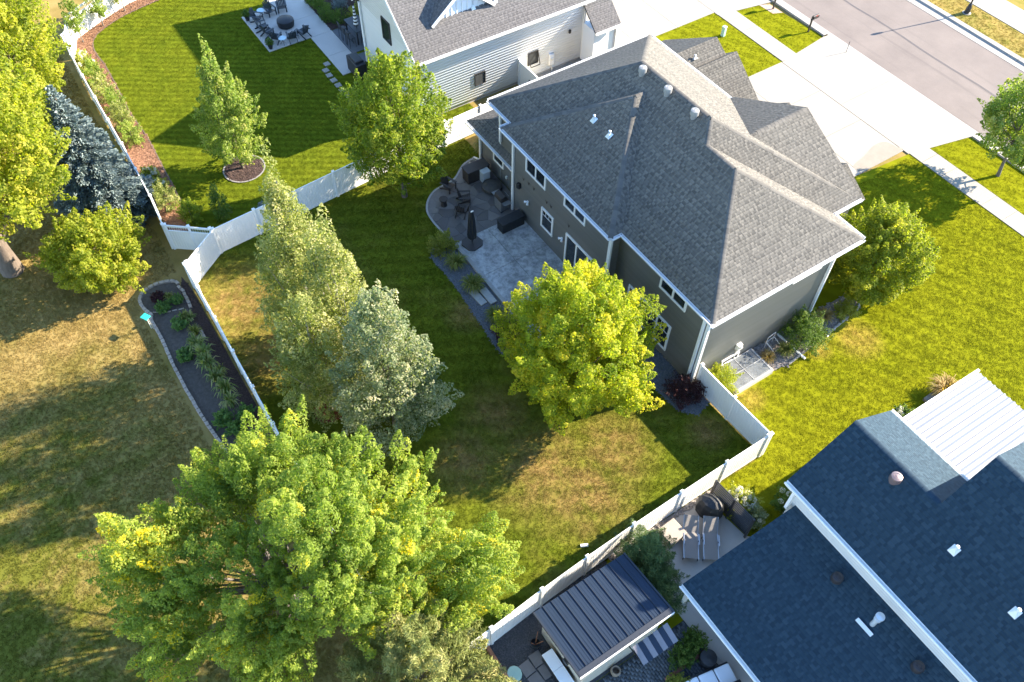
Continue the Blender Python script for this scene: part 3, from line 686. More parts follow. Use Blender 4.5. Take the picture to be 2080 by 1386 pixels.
# gable dormer with board and batten face
dx,dy0,dy1,dzb=-25.85,.2,4.5,5.95; dym=(dy0+dy1)/2; dzt=7.75
dpl=[[(-29.0,dy0-.1,dzb),(-25.55,dy0-.1,dzb),(-25.55,dym,dzt),(-29.0,dym,dzt)],[(-25.55,dy1+.1,dzb),(-29.0,dy1+.1,dzb),(-29.0,dym,dzt),(-25.55,dym,dzt)]]
shingle_roof(wh,dpl,NAVYW_SH,.14,.17,111,name='dormer_roof')
mb=MB(); mb.add([(dx,dy0+.15,dzb-.2),(dx,dy1-.15,dzb-.2),(dx,dym,dzt-.12)],[(0,1,2)]); fo=mb.build('dormer_face',WHITE_SD,wh)
for i in range(11):
    y=dy0+.3+i*.38
    if y<dy1-.25:
        h=dzb+(dzt-dzb)*(1-abs(y-dym)/(dym-dy0))-.25
        MB().box(dx+.002,y-.03,dzb-.3,dx+.035,y+.03,max(dzb-.1,h)).build('batten',m_white,fo)
mb=MB(); mb.bar((-25.53,dy0-.1,dzb-.1),(-25.53,dym,dzt-.1),.03,.2); mb.build('dormer_rake',m_white,wh); MB().bar((-25.53,dy1+.1,dzb-.1),(-25.53,dym,dzt-.1),.03,.2).build('dormer_rake',m_white,wh)
n_g=plain('galvanised',(.62,.68,.72))
for c in ((-25.85,3.16,5.98),(-25.8,4.75,5.95)): pipe_vent(wroof,c,n_g,wp,1,0,.6)
# ------------------------------------------------------------------ navy roofed house, lower right
nh=base('navy_roof_house',(13,-1,0),'house with navy shingle roofs and white trim at the lower right','house')
nz,nyr,nyf,nx0=6.0,-3.57,2.3,8.4; npit=.62; nry=(nyr+nyf)/2; nrz=nz+npit*(nry-nyr)
n2y=1.55; n2z=nz+npit*(n2y-nyr)
npl=[[(nx0,nyr,nz),(26,nyr,nz),(26,nry,nrz),(nx0,nry,nrz)],[(12.55,nry,nrz),(26,nry,nrz),(26,n2y,n2z),(12.55,n2y,n2z)],
     [(26,7.0,nz),(12.55,7.0,nz),(12.55,n2y,n2z),(26,n2y,n2z)]]
nroof=shingle_roof(nh,npl,NAVY_SH,.15,.2,131)
GREYN=tone_mat('navy_front_shingle',[(0,(.13,.135,.15)),(.5,(.17,.175,.19)),(1,(.21,.215,.23))],.9,.4)
shingle_roof(nh,[[(14.5,nyf,nz),(nx0,nyf,nz),(nx0,nry,nrz),(14.5,nry,nrz)]],NAVY_SH,.15,.2,141,name='front_roof')
caps(nroof,[((nx0,nry,nrz),(12.6,nry,nrz),.6),((12.55,n2y,n2z),(26,n2y,n2z),.6)],NAVY_SH)
shingle_roof(nh,[[(8.72,-8.47,2.7),(26,-8.47,2.7),(26,-3.2,4.49),(9.05,-3.2,4.49)]],NAVY_SH,.15,.2,151,name='porch_roof')
siding(nh,[[(8.8,-3.2,.1),(26,-3.2,.1),(26,-3.2,nz-.1),(8.8,-3.2,nz-.1)],[(8.8,1.9,.1),(8.8,-3.2,.1),(8.8,-3.2,nz-.1),(8.8,nry,nrz-.25),(8.8,1.9,nz-.1)],[(26,1.9,.1),(8.8,1.9,.1),(8.8,1.9,nz-.1),(26,1.9,nz-.1)],
  [(12.8,6.6,.1),(12.8,1.9,.1),(12.8,1.9,nz),(12.8,6.6,nz-.1)]],WHITE_SD,.16,161)
mb=MB(); mb.add([(12.8,nyf-.4,nz),(12.8,n2y,n2z-.2),(12.8,nry+.2,nrz-.1),(12.8,6.6,nz-.1)],[(0,2,1),(0,1,3)]); mb.build('gable_end',WHITE_SD,nh)
gutter(nh,(nx0,nyr),(26,nyr),nz,(0,-1),m_white,.14); gutter(nh,(8.72,-8.47),(26,-8.47),2.7,(0,-1),m_white,.14); gutter(nh,(nx0,nyf),(12.3,nyf),nz,(0,1),m_white,.12)
MB().box(nx0+.05,nyr+.02,nz-.2,26,-3.15,nz-.18).build('soffit',m_white,nh)
mb=MB(); mb.box(nx0+.0,nyr+.05,nz-.5,nx0+.3,nyr+.3,nz-.02); mb.box(nx0+.38,-3.5,4.2,nx0+.5,-3.2,5.8); mb.build('downspout',m_white,nh,'stuff')
MB().box(8.9,-8.3,.0,9.05,-8.15,2.6).build('porch_post',m_white,nh); MB().box(16,-8.3,.0,16.15,-8.15,2.6).build('porch_post',m_white,nh)
for c in ((10.93,-1.15,7.47),): turbine(nroof,c,plain('vent_bronze',(.20,.15,.15),.4,.1,metal=.4),.21)
for c in ((12.12,-4.0,4.18),(16.07,-4.01,4.18)): turbine(nroof,c,plain('vent_black',(.025,.025,.03),.5,.1),.21)
for c in ((13.98,-1.38,7.33),(16.61,-1.43,7.3)): pipe_vent(nroof,c,plain('vent_pale',(.7,.72,.72),.5,.05),npit,0,-1,.34)
mb=MB(); c=(14.09,-4.09,4.18); mb.lathe([(.1,-.1),(.1,.5),(.14,.52),(.14,.62),(.1,.64),(.1,.75),(.17,.77),(.17,.86),(.02,.9)],c,16); fl=mb.build('flue_pipe',n_g,nroof,smooth=True); MB().obox((14.0,-4.4,4.13),(.75,.16,.03),0,.33).build('flue_flashing',plain('vent_pale',(.7,.72,.72)),fl)
for i in range(7):   # small metal side awning past the gable edge
    y=-.1+i*.47; MB().hexa([(7.55,y,2.5),(8.8,y,2.95),(8.8,y+.44,2.95),(7.55,y+.44,2.5),(7.55,y,2.54),(8.8,y,2.99),(8.8,y+.44,2.99),(7.55,y+.44,2.54)]).build('awning_panel',plain('slate_metal',(.10,.12,.15),.4,.1,metal=.2),nh)
MB().bar((7.5,-.2,2.5),(8.8,-.2,2.97),.1,.16).build('awning_end',m_white,nh)
m_cor=plain('white_metal_sheet',(.21,.22,.25),.35,.04,1.5,metal=.1)
V=[];F=[];xs=np.arange(8.5,19,.05)
for i,xx in enumerate(xs):
    ph=(xx-8.5)/.27%1; h=.06 if .3<ph<.62 else (0.0 if ph<.22 or ph>.7 else .03)
    V+=[(xx,2.4,3.55+h),(xx,9.85,2.95+h)]
F=[(2*i,2*i+2,2*i+3,2*i+1) for i in range(len(xs)-1)]
mb=MB(); mb.add(V,F); co=mb.build('ribbed_porch_roof',m_cor,nh)
MB().box(8.38,2.4,2.78,8.5,9.9,3.62-.55).bar((8.44,2.4,3.58),(8.44,9.88,2.98),.14,.12).build('roof_edge_trim',m_white,co,'stuff')
for x in (8.6,13.5,18): MB().box(x,9.5,0,x+.14,9.64,2.9).build('porch_post',m_white,nh)
# ------------------------------------------------------------------ metal roofed shed
sh=base('garden_shed',(7.9,-11.8,0),'white garden shed with dark blue standing seam metal roof by the fence','shed')
m_shed=plain('blue_metal_roof',(.014,.026,.048),.55,.1,.8,spec=.25); m_seamr=plain('metal_seam',(.010,.016,.028),.6,.1)
sx0,sx1,sy0,sy1=6.35,9.45,-14.05,-9.6; sz0,sz1=2.5,2.95
k=11; dyy=(sy1-sy0)/k
for i in range(k):
    a,b=sy0+i*dyy,sy0+(i+1)*dyy; mb=MB(); t=.03
    mb.hexa([(sx0,a+.003,sz0-t),(sx1,a+.003,sz1-t),(sx1,b-.003,sz1-t),(sx0,b-.003,sz0-t),(sx0,a+.003,sz0),(sx1,a+.003,sz1),(sx1,b-.003,sz1),(sx0,b-.003,sz0)])
    po=mb.build('roof_panel',m_shed,sh)
    r=MB()
    for q in (.33,.66): r.bar((sx0+.02,a+dyy*q,sz0+.004),(sx1-.02,a+dyy*q,sz1+.004),.03,.006)
    r.build('panel_rib',m_shed,po,'stuff')
    if i: MB().bar((sx0,a,sz0+.02),(sx1-.02,a,sz1+.02),.024,.03).build('seam',m_seamr,sh)
MB().box(sx1-.04,sy0-.05,sz1-.2,sx1+.03,sy1+.05,sz1-.01).build('fascia',m_white,sh); MB().bar((sx0,sy0-.03,sz0-.01),(sx1,sy0-.03,sz1-.01),.07,.12).build('edge_trim',m_seamr,sh); MB().bar((sx0,sy1+.03,sz0-.01),(sx1,sy1+.03,sz1-.01),.07,.12).build('edge_trim',m_seamr,sh); MB().bar((sx1-.12,sy0,sz1+.01),(sx1-.12,sy1,sz1+.01),.2,.03).build('edge_trim',m_seamr,sh)
m_shw=tone_mat('shed_siding',[(0,(.66,.64,.56)),(1,(.70,.68,.60))],.6,.05)
a,b,c,d=6.6,9.25,-13.75,-9.9
siding(sh,[[(a,c,.05),(b,c,.05),(b,c,2.8),(a,c,2.45)],[(b,c,.05),(b,d,.05),(b,d,2.8),(b,c,2.8)],[(b,d,.05),(a,d,.05),(a,d,2.45),(b,d,2.8)],[(a,d,.05),(a,c,.05),(a,c,2.45),(a,d,2.45)]],m_shw,.15,171)
# awning on the shed's front
aw=[]
for i in range(7):
    y0_=-11.55+i*.25; mb=MB(); mb.hexa([(9.5,y0_,2.2),(10.25,y0_,1.95),(10.25,y0_+.24,1.95),(9.5,y0_+.24,2.2),(9.5,y0_,2.22),(10.25,y0_,1.97),(10.25,y0_+.24,1.97),(9.5,y0_+.24,2.22)]); mb.build('awning_panel',m_shed if i%2 else plain('awning_light',(.20,.19,.20),.4,.1,metal=.3),sh)
for y in (-11.5,-9.85): MB().bar((9.3,y,1.7),(10.2,y,1.93),.04).build('awning_bracket',m_dark,sh)
MB().obox((8.4,c-.12,1.6),(.25,.22,.35)).build('wall_lantern',m_dark,sh,bevel=.03)

# ------------------------------------------------------------------ fences
def fence(name, label, pts, h=1.9, lattice=0, group=None, cap=True):
    """vinyl fence: posts at pts, a grooved panel with rails between each pair"""
    o0=pts[0]; root=base(name,(o0[0],o0[1],0),label,'fence',group)
    for i,(x,y) in enumerate(pts):
        p=MB().box(x-.065,y-.065,0,x+.065,y+.065,h+.06).build('post',m_vinyl,root,bevel=.008)
        c=MB(); c.add([(x-.085,y-.085,h+.061),(x+.085,y-.085,h+.061),(x+.085,y+.085,h+.061),(x-.085,y+.085,h+.061),(x-.085,y-.085,h+.09),(x+.085,y-.085,h+.09),(x+.085,y+.085,h+.09),(x-.085,y+.085,h+.09),(x,y,h+.13)],[(3,2,1,0),(0,1,5,4),(1,2,6,5),(2,3,7,6),(3,0,4,7),(4,5,8),(5,6,8),(6,7,8),(7,4,8)]); c.build('post_cap',m_vinyl,p)
    for (a,b) in zip(pts[:-1],pts[1:]):
        A=Vector((a[0],a[1],0));B=Vector((b[0],b[1],0));d=(B-A).normalized();L=(B-A).length;n=Vector((-d.y,d.x,0)); A2=A+d*.066;B2=B-d*.066; L2=(B2-A2).length
        top=h-.12-(lattice or 0)
        k=max(2,int(round(L2/.155))); prof=[]
        for j in range(k):
            u0,u1=L2*j/k,L2*(j+1)/k
            prof+=[(u0+.001,.003),(u0+.016,.018),(u1-.016,.018),(u1-.001,.003)]
        V=[];m=len(prof)
        for s in (1,-1):
            for z in (.1,top): V+=[A2+d*u+n*(t*s)+Vector((0,0,z)) for u,t in prof]
        F=[(j,j+1,m+j+1,m+j) for j in range(m-1)][::1]; F=[q[::-1] for q in F]+[(2*m+j,2*m+j+1,3*m+j+1,3*m+j) for j in range(m-1)]
        F+=[(m+j,m+j+1,3*m+j+1,3*m+j)[::-1] for j in range(m-1)]+[(0,2*m,3*m,m),(m-1,2*m-1,4*m-1,3*m-1)]
        MB().add(V,F).build('panel',m_vinyl,root)
        for nm,z,hh in (('top_rail',h-.06,.13),('bottom_rail',.12,.15)): MB().bar(A2+Vector((0,0,z)),B2+Vector((0,0,z)),.055,hh).build(nm,m_vinyl,root)
        if lattice:
            MB().bar(A2+Vector((0,0,top)),B2+Vector((0,0,top)),.055,.09).build('middle_rail',m_vinyl,root)
            q=int(L2/.13)
            for j in range(1,q):
                p=A2+d*(L2*j/q); MB().bar(p+Vector((0,0,top+.045)),p+Vector((0,0,h-.126)),.035,.02).build('picket',m_vinyl,root)
    return root
fence('vinyl_fence','white vinyl fence running from the grey house corner to the right-hand corner post',[(.62,-.2),(2.9,-.16),(5.32,-.08)])
fence('vinyl_fence','white vinyl fence between the back yard and the metal roofed shed',[(5.32,-.26),(5.32,-2.79),(5.35,-5.47),(5.4,-8.17),(5.48,-10.73),(5.6,-13.12),(5.8,-15.71),(5.92,-18.3),(6.0,-18.95)])
fence('vinyl_fence','white vinyl fence along the garden bed at the left of the back yard',[(-19.32,-18.98),(-17.43,-18.96),(-15.03,-18.98),(-12.56,-19.03),(-10.07,-19.05),(-7.66,-19.08),(-5.2,-19.08),(-2.8,-19.08),(-.4,-19.08),(2,-19.08),(4,-19.08),(5.85,-19.1)])
fence('vinyl_fence','white vinyl fence between the back yard and the white house lawn',[(-19.4,-18.85),(-20.93,-16.76),(-21.1,-14.3),(-21.3,-11.75),(-21.5,-9.2),(-21.68,-6.75),(-21.8,-4.1),(-21.9,-1.46),(-22.0,1.2),(-22.1,3.8)])
fence('lattice_fence','short white fence with lattice top joining the two yards',[(-22.65,-18.85),(-21.84,-17.82),(-21.05,-16.88)],1.9,.32,)
fence('vinyl_fence','long white vinyl fence along the mulch bed of the white house lawn',[(-22.75,-18.95),(-25.3,-18.75),(-27.9,-18.7),(-30.5,-18.65),(-33.1,-18.65),(-35.7,-18.65),(-38.3,-18.65),(-40.9,-18.6),(-43.35,-18.5)])
fence('vinyl_fence','white vinyl fence at the far top-left edge behind young trees',[(-43.5,-18.3),(-44.1,-15.7),(-44.7,-13.1),(-45.3,-10.5),(-45.9,-7.9)][0:1]+[(-45.6,-17.6),(-46.9,-15.4),(-48.0,-13.1),(-48.6,-10.5),(-49.0,-7.9)],1.9,.28)
gt=base('side_gate',(-23.4,5.9,0),'tall white vinyl gate between the two houses','gate')
MB().box(-24.6,5.85,0,-22.2,5.93,1.85).build('gate_panel',m_vinyl,gt); MB().box(-24.66,5.8,0,-24.5,5.98,2.0).build('gate_post',m_vinyl,gt); MB().box(-22.25,5.8,0,-22.1,5.98,2.0).build('gate_post',m_vinyl,gt); MB().box(-23.4,5.82,.95,-23.3,5.96,1.15).build('latch',m_dark,gt)

# ------------------------------------------------------------------ patios and beds
def stamped(name,c1,c2,sc,bm=.5):
    m,t,b=new_mat(name)
    c=ramp(t,noise(t,sc,8,.75),[(.38,c1),(.62,c2)])
    c=mix(t,ramp(t,noise(t,.6,4,.6),[(.35,0.0),(.75,.6)]),c,tuple(x*.55 for x in c1))
    t.links.new(c,b.inputs['Base Color']); b.inputs['Roughness'].default_value=.55; bump(t,b,noise(t,sc*4,5,.7),bm,.012); return m
m_slab=stamped('stamped_concrete',(.20,.21,.21),(.52,.53,.52),2.6)
m_flag=tone_mat('flagstone',[(0,(.10,.092,.088)),(.5,(.145,.135,.128)),(1,(.20,.185,.17))],.7,.6,20,dirt=.4)
m_grout=plain('grout',(.16,.15,.145),.9,.2,8)
m_gravb=plain('blue_gravel',(.10,.115,.14),.9,.35,14,1.0,40); m_mulch=plain('cedar_mulch',(.17,.085,.05),.95,.5,9,1.0,30); m_mulchd=plain('dark_mulch',(.055,.032,.028),.95,.5,9,1.0,30); m_soil=plain('garden_soil',(.075,.062,.052),.95,.4,6,1.0,25)
slab=[(-14.27,-5.42),(-14.25,-1.02),(-6.25,-1.02),(-6.25,-.4),(-5.4,-.4),(-5.4,-5.5)]
sheet('gravel_bed_patio',smooth_curve([(-14.3,-5.3),(-14.9,-6.3),(-14.2,-7.0),(-12.8,-6.95),(-11,-7.0),(-9.6,-7.1),(-8.2,-7.2),(-6.4,-7.3),(-5.3,-6.3)],4)+[(-5.3,-5)],.012,m_gravb)
pat=empty('stamped_patio'); pat['kind']='structure'
for i,(a,b,c,d) in enumerate(((-14.27,-5.42,-11.35,-3.2),(-11.33,-5.42,-8.4,-3.2),(-8.38,-5.42,-5.4,-3.2),(-14.27,-3.18,-11.35,-1.02),(-11.33,-3.18,-8.4,-1.02),(-8.38,-3.18,-5.4,-.5))):
    sheet('slab',[(a,b),(c,b),(c,d),(a,d)],.16,m_slab,None,.2,pat)
sheet('patio_edge_band',[(-14.29,-5.46),(-5.4,-5.46),(-5.4,-5.24),(-14.29,-5.24)],.165,plain('patio_band',(.30,.30,.29),.8,.15,4,.3),thick=.2,parent=pat)
pat.children[-1]['kind']='structure'
# flagstones: irregular pieces laid in a mortar bed
def clip(poly,px,py,nx,ny):
    out=[]
    for i in range(len(poly)):
        a,b=poly[i],poly[(i+1)%len(poly)]; da=(a[0]-px)*nx+(a[1]-py)*ny; db=(b[0]-px)*nx+(b[1]-py)*ny
        if da<=0: out.append(a)
        if da*db<0: s=da/(da-db); out.append((a[0]+s*(b[0]-a[0]),a[1]+s*(b[1]-a[1])))
    return out
flag_out=smooth_curve([(-14.29,-5.4),(-15.77,-5.5),(-16.72,-5.5),(-17.5,-5.36),(-18.2,-4.9),(-18.7,-4.2),(-18.85,-3.4),(-19.0,-2.55),(-19.75,-1.5),(-19.95,-.6)],5)
fp=base('flagstone_patio',(-17,-3,0)); fp['kind']='structure'
sheet('mortar_bed',flag_out+[(-19.5,-.32),(-15.1,-.32),(-15.06,-1.0),(-14.29,-1.0)],.055,m_grout,None,.1,fp)
rng=random.Random(5); seeds=[]
for i in range(9):
    for j in range(9): seeds.append((-20+i*.68+rng.uniform(-.26,.26),-5.7+j*.66+rng.uniform(-.26,.26)))
conv=[(-14.31,-5.36),(-16.7,-5.42),(-17.9,-5.05),(-18.6,-4.2),(-18.92,-2.6),(-19.7,-1.4),(-19.6,-.36),(-14.31,-.36)]
for s in seeds:
    poly=[(s[0]-1,s[1]-1),(s[0]+1,s[1]-1),(s[0]+1,s[1]+1),(s[0]-1,s[1]+1)]
    for q in seeds:
        if q is s or abs(q[0]-s[0])>2 or abs(q[1]-s[1])>2: continue
        mx,my=(s[0]+q[0])/2,(s[1]+q[1])/2; l=math.hypot(q[0]-s[0],q[1]-s[1]); nx,ny=(q[0]-s[0])/l,(q[1]-s[1])/l
        poly=clip(poly,mx-nx*.018,my-ny*.018,nx,ny)
        if len(poly)<3: break
    for i in range(len(conv)):
        a,b=conv[i],conv[(i+1)%len(conv)]; ex,ey=b[0]-a[0],b[1]-a[1]; l=math.hypot(ex,ey)
        if len(poly)>=3: poly=clip(poly,a[0],a[1],-ey/l,ex/l)
    if len(poly)<3: continue
    ar=abs(sum(poly[i][0]*poly[(i+1)%len(poly)][1]-poly[(i+1)%len(poly)][0]*poly[i][1] for i in range(len(poly))))/2
    if ar<.03: continue
    mb=MB().prism(poly,.05,.07+rng.uniform(0,.012)); o=mb.build('flagstone',m_flag,fp)
    at=o.data.attributes.new('tone','FLOAT','POINT'); tv=rng.random(); at.data.foreach_set('value',[tv]*len(o.data.vertices))
mb=MB()
pts=flag_out
ribbon('patio_kerb',[(x,y) for x,y in pts],.12,.075,plain('patio_band',(.30,.30,.29)))
# steps from the patio to the lawn
for x,y,z,a in ((-10.0,-5.85,.11,0),(-10.25,-6.35,.055,.06)):
    tag(MB().obox((0,0,0),(1.15,.42,.1),a).build('stone_step',plain('step_stone',(.30,.31,.30),.8,.15,4,.3),at=(x,y,z),bevel=.01),'upper pale stone step against the patio edge' if z>.1 else 'lower pale stone step beside the lawn','step',)
sheet('gravel_bed_house',[(-5.35,-.42),(-5.35,-1.6),(-2.6,-1.9),(-.4,-2.0),(1.2,-1.85),(2.0,-1.2),(1.7,-.2),(.5,-.36)],.012,m_gravb)
# right-hand bed with stone border and window well
m_river=plain('river_rock',(.23,.21,.19),.85,.5,10,1.0,22)
rb=[(.46,.3),(.46,10.6),(1.25,11.0),(1.55,10.5),(1.85,8.3),(1.95,7.1),(2.2,4.7),(2.0,3.9),(1.95,.4)]
sheet('rock_bed',rb,.012,m_river)
m_edge=plain('edge_stone',(.33,.30,.27),.9,.2,5,.4)
bed=base('bed_border',(1.9,7,0),'low tan stone border along the rock bed on the right of the grey house','border')
ln=[(2.2,4.75),(1.95,7.1),(1.85,8.3),(1.58,10.45),(1.28,11.0)]
for a,b in zip(ln[:-1],ln[1:]):
    L=math.hypot(b[0]-a[0],b[1]-a[1]); k=int(L/.32)
    for j in range(k):
        t=(j+.5)/k; MB().obox((0,0,0),(.10,L/k-.012,.12),math.atan2(b[1]-a[1],b[0]-a[0])-math.pi/2).build('stone',m_edge,bed,at=(a[0]+(b[0]-a[0])*t-1.9*0,a[1]+(b[1]-a[1])*t,.05),bevel=.012)
ww=base('window_well',(1.4,2.4,0),'concrete window well with clear slatted cover beside the grey house','window well')
m_wc=plain('well_concrete',(.42,.39,.35),.85,.12,4,.3)
MB().box(.5,1.15,0,2.15,1.3,.32).box(.5,3.5,0,2.15,3.65,.32).box(1.98,1.3,0,2.149,3.5,.319).build('well_wall',m_wc,ww,'stuff')
m_poly,t,b=new_mat('polycarbonate'); b.inputs['Base Color'].default_value=(.75,.8,.82,1); b.inputs['Roughness'].default_value=.12; b.inputs['Alpha'].default_value=.4
t.links.new(ramp(t,noise(t,3,4),[(.3,(.16,.18,.20)),(.7,(.30,.33,.35))]),b.inputs['Base Color'])
MB().box(.52,1.18,.325,2.1,3.6,.335).build('cover_sheet',m_poly,ww)
m_steel0=plain('grey_frame',(.30,.31,.32),.5,.1)
for y in (1.22,2.4,3.56): MB().box(.5,y-.02,.336,2.12,y+.012,.35).build('cover_bar',m_steel0,ww)
for x in (.55,1.3,2.07): MB().box(x-.02,1.25,.337,x+.012,3.54,.35).build('cover_bar',m_steel0,ww)
MB().box(.5,1.3,-.2,1.97,3.5,.01).build('well_floor',plain('well_gravel',(.14,.14,.14),.9,.4,12,1,30),ww)
# mulch beds and stone-edged vegetable bed
mul=smooth_curve([(-23.0,-17.6),(-24.0,-17.55),(-25.6,-17.25),(-29.1,-17.1),(-32.75,-16.95),(-35.4,-17.05),(-38.2,-16.95),(-41.4,-16.85),(-43.5,-16.95),(-44.9,-16.6),(-45.8,-15.65),(-46.65,-13.85),(-47.3,-10.9),(-47.6,-8)],5)
sheet('mulch_bed',mul+[(-49,-8),(-48.0,-13.1),(-46.9,-15.4),(-45.6,-17.6),(-43.4,-18.4),(-40.9,-18.5),(-33,-18.6),(-25.3,-18.65),(-22.7,-18.75)],.015,m_mulch)
ribbon('bed_edging',mul,.07,.05,plain('edging_brown',(.10,.07,.055),.8,.2))
sheet('gravel_strip_fence',[(-20.5,-19.3),(-19.4,-19.15),(-9,-19.2),(-6,-19.2),(-6,-19.8),(-16,-19.85),(-19.2,-19.7)],-.012,m_mulchd)
edg=smooth_curve([(-19.98,-19.62),(-20.3,-19.75),(-20.5,-20.07),(-20.66,-20.7),(-20.52,-21.36),(-20.2,-21.69),(-19.78,-21.82),(-19.21,-21.76),(-18.69,-21.6),(-18.34,-21.72),(-17.46,-21.7),(-16.66,-21.7),(-15.59,-21.75),(-14.71,-21.78),(-13.9,-21.77),(-13.04,-21.77),(-12.55,-21.74),(-11.56,-21.71),(-10.77,-21.65),(-10.1,-21.58),(-8.5,-21.4)],6)
gb=base('vegetable_bed_edging',(-16,-21.7,0),'curved row of tan edging blocks round the dark vegetable bed','border')
sheet('vegetable_bed',edg+[(-8.3,-19.75),(-15.6,-19.8),(-17.9,-19.7),(-19.4,-19.62)],-.008,m_soil)
m_blk2=plain('edging_block',(.33,.27,.22),.9,.22,4,.4,40)
def stones(path,parent,mat,step=.30,size=(.27,.17,.14),z=.04,seed=1):
    rng=random.Random(seed); acc=0; last=path[0]; d=step/2; pa=[]
    for a,b in zip(path[:-1],path[1:]):
        L=math.hypot(b[0]-a[0],b[1]-a[1]); s=0
        while s+d<=L:
            s+=d; t=s/L; pa.append((a[0]+(b[0]-a[0])*t,a[1]+(b[1]-a[1])*t,math.atan2(b[1]-a[1],b[0]-a[0]))); d=step
        d-=L-s
    for x,y,an in pa:
        MB().obox((0,0,0),tuple(q*rng.uniform(.92,1.05) for q in size),an+rng.uniform(-.08,.08)).build('stone',mat,parent,at=(x,y,z+rng.uniform(-.01,.01)),bevel=.015)
stones(edg,gb,m_blk2)
stones([(-19.9,-19.72),(-19.4,-19.6),(-18.6,-19.62),(-17.9,-19.68)],gb,m_blk2,.32,seed=4); stones([(-16.3,-19.8),(-15.6,-19.8)],gb,m_blk2,.34,seed=6); stones(smooth_curve([(-18.9,-21.5),(-18.55,-21.0),(-18.35,-20.4),(-18.2,-19.9)],5),gb,m_blk2,.34,(.3,.08,.05),0,seed=9)
sheet('round_mulch_ring',[(-26.75+1.15*math.cos(a),-12.95+1.2*math.sin(a)) for a in np.linspace(0,6.283,28)[:-1]],.03,m_mulchd)
ribbon('ring_edging',[(-26.75+1.2*math.cos(a),-12.95+1.25*math.sin(a)) for a in np.linspace(0,6.283,29)],.1,.05,plain('edging_grey',(.2,.19,.18),.8,.2))
sheet('red_mulch_ring',[(-8.15+.75*math.cos(a),-16.3+.75*math.sin(a)) for a in np.linspace(0,6.283,22)[:-1]],.02,plain('red_mulch',(.26,.055,.03),.95,.4,9,1,30))
def pieces_mat(name,stops):
    m,t,b=new_mat(name); oi=nd(t,'ShaderNodeObjectInfo'); c=ramp(t,noise(t,11,2,.8),stops); t.links.new(c,b.inputs['Base Color']); b.inputs['Roughness'].default_value=.9; return m
mm_c=pieces_mat('cedar_chips',[(.3,(.08,.035,.022)),(.5,(.2,.10,.055)),(.7,(.34,.19,.11))]); mm_d=pieces_mat('dark_chips',[(.3,(.03,.018,.016)),(.7,(.10,.06,.05))]); mm_r=pieces_mat('red_chips',[(.3,(.12,.02,.012)),(.7,(.32,.075,.045))])
mm_b=pieces_mat('blue_pebbles',[(.3,(.05,.058,.072)),(.7,(.16,.175,.20))]); mm_v=pieces_mat('river_pebbles',[(.3,(.11,.10,.095)),(.5,(.23,.20,.18)),(.7,(.40,.36,.32))]); mm_k=pieces_mat('dark_pebbles',[(.3,(.03,.032,.036)),(.7,(.10,.10,.105))])
grass('mulch_chips',[mul+[(-49,-8),(-48.0,-13.1),(-46.9,-15.4),(-45.6,-17.6),(-43.4,-18.4),(-40.9,-18.5),(-33,-18.6),(-25.3,-18.65),(-22.7,-18.75)]],.015,mm_c,110,'orange-brown mulch chips in the bed along the long white fence',piece=chip('mulch_chip',mm_c,.07),cat='mulch',seed=11)
grass('dark_mulch_chips',[[(-26.75+1.1*math.cos(a),-12.95+1.15*math.sin(a)) for a in np.linspace(0,6.283,28)[:-1]],[(-42,-2.0),(-37.0,-2.0),(-37.0,1.2),(-42,1.2)]],.03,mm_d,110,'dark mulch chips under the slender tree and in the white house bed',piece=chip('dark_chip',mm_d,.06),cat='mulch',seed=12)
grass('fence_strip_chips',[[(-20.5,-19.3),(-19.4,-19.2),(-9,-19.25),(-6,-19.25),(-6,-19.8),(-16,-19.85),(-19.2,-19.7)]],-.012,mm_d,110,'greyish mulch chips between vegetable bed and fence',piece=chip('strip_chip',mm_d,.07),cat='mulch',seed=13)
grass('red_mulch_chips',[[(-8.15+.72*math.cos(a),-16.3+.72*math.sin(a)) for a in np.linspace(0,6.283,22)[:-1]]],.02,mm_r,140,'red mulch chips around the foot of the birch',piece=chip('red_chip',mm_r,.06),cat='mulch',seed=14)
grass('blue_gravel_stones',[smooth_curve([(-14.3,-5.5),(-14.9,-6.3),(-14.2,-7.0),(-12.8,-6.95),(-11,-7.0),(-9.6,-7.1),(-8.2,-7.2),(-6.4,-7.3),(-5.3,-6.3)],4)+[(-5.3,-5.5)],[(-5.35,-.42),(-5.35,-1.6),(-2.6,-1.9),(-.4,-2.0),(1.2,-1.85),(2.0,-1.2),(1.7,-.2),(.5,-.36)]],.012,mm_b,150,'blue-grey gravel in the beds along the patio and house',piece=pebble('blue_pebble',mm_b,.028),cat='gravel',seed=15)
grass('river_rock_stones',[rb],.012,mm_v,120,'tan and grey river rocks in the bed at the right wall',piece=pebble('river_pebble',mm_v,.04),cat='gravel',seed=16)
grass('rock_strip_stones',[[(5.42,-2.9),(5.42,-9.4),(5.62,-9.4),(5.62,-3.0)]],.04,mm_v,140,'tan river rocks along the foot of the shed-side fence',piece=pebble('strip_pebble',mm_v,.035),cat='gravel',seed=17)
grass('dark_gravel_stones',[[(5.75,-15.85),(5.55,-13.5),(5.5,-9.6),(6.5,-9.7),(6.5,-13.8),(9.4,-13.8),(9.4,-16.0),(7.5,-15.95)]],.012,mm_k,150,'dark grey gravel of the yard beside the shed',piece=pebble('dark_pebble',mm_k,.025),cat='gravel',seed=18)
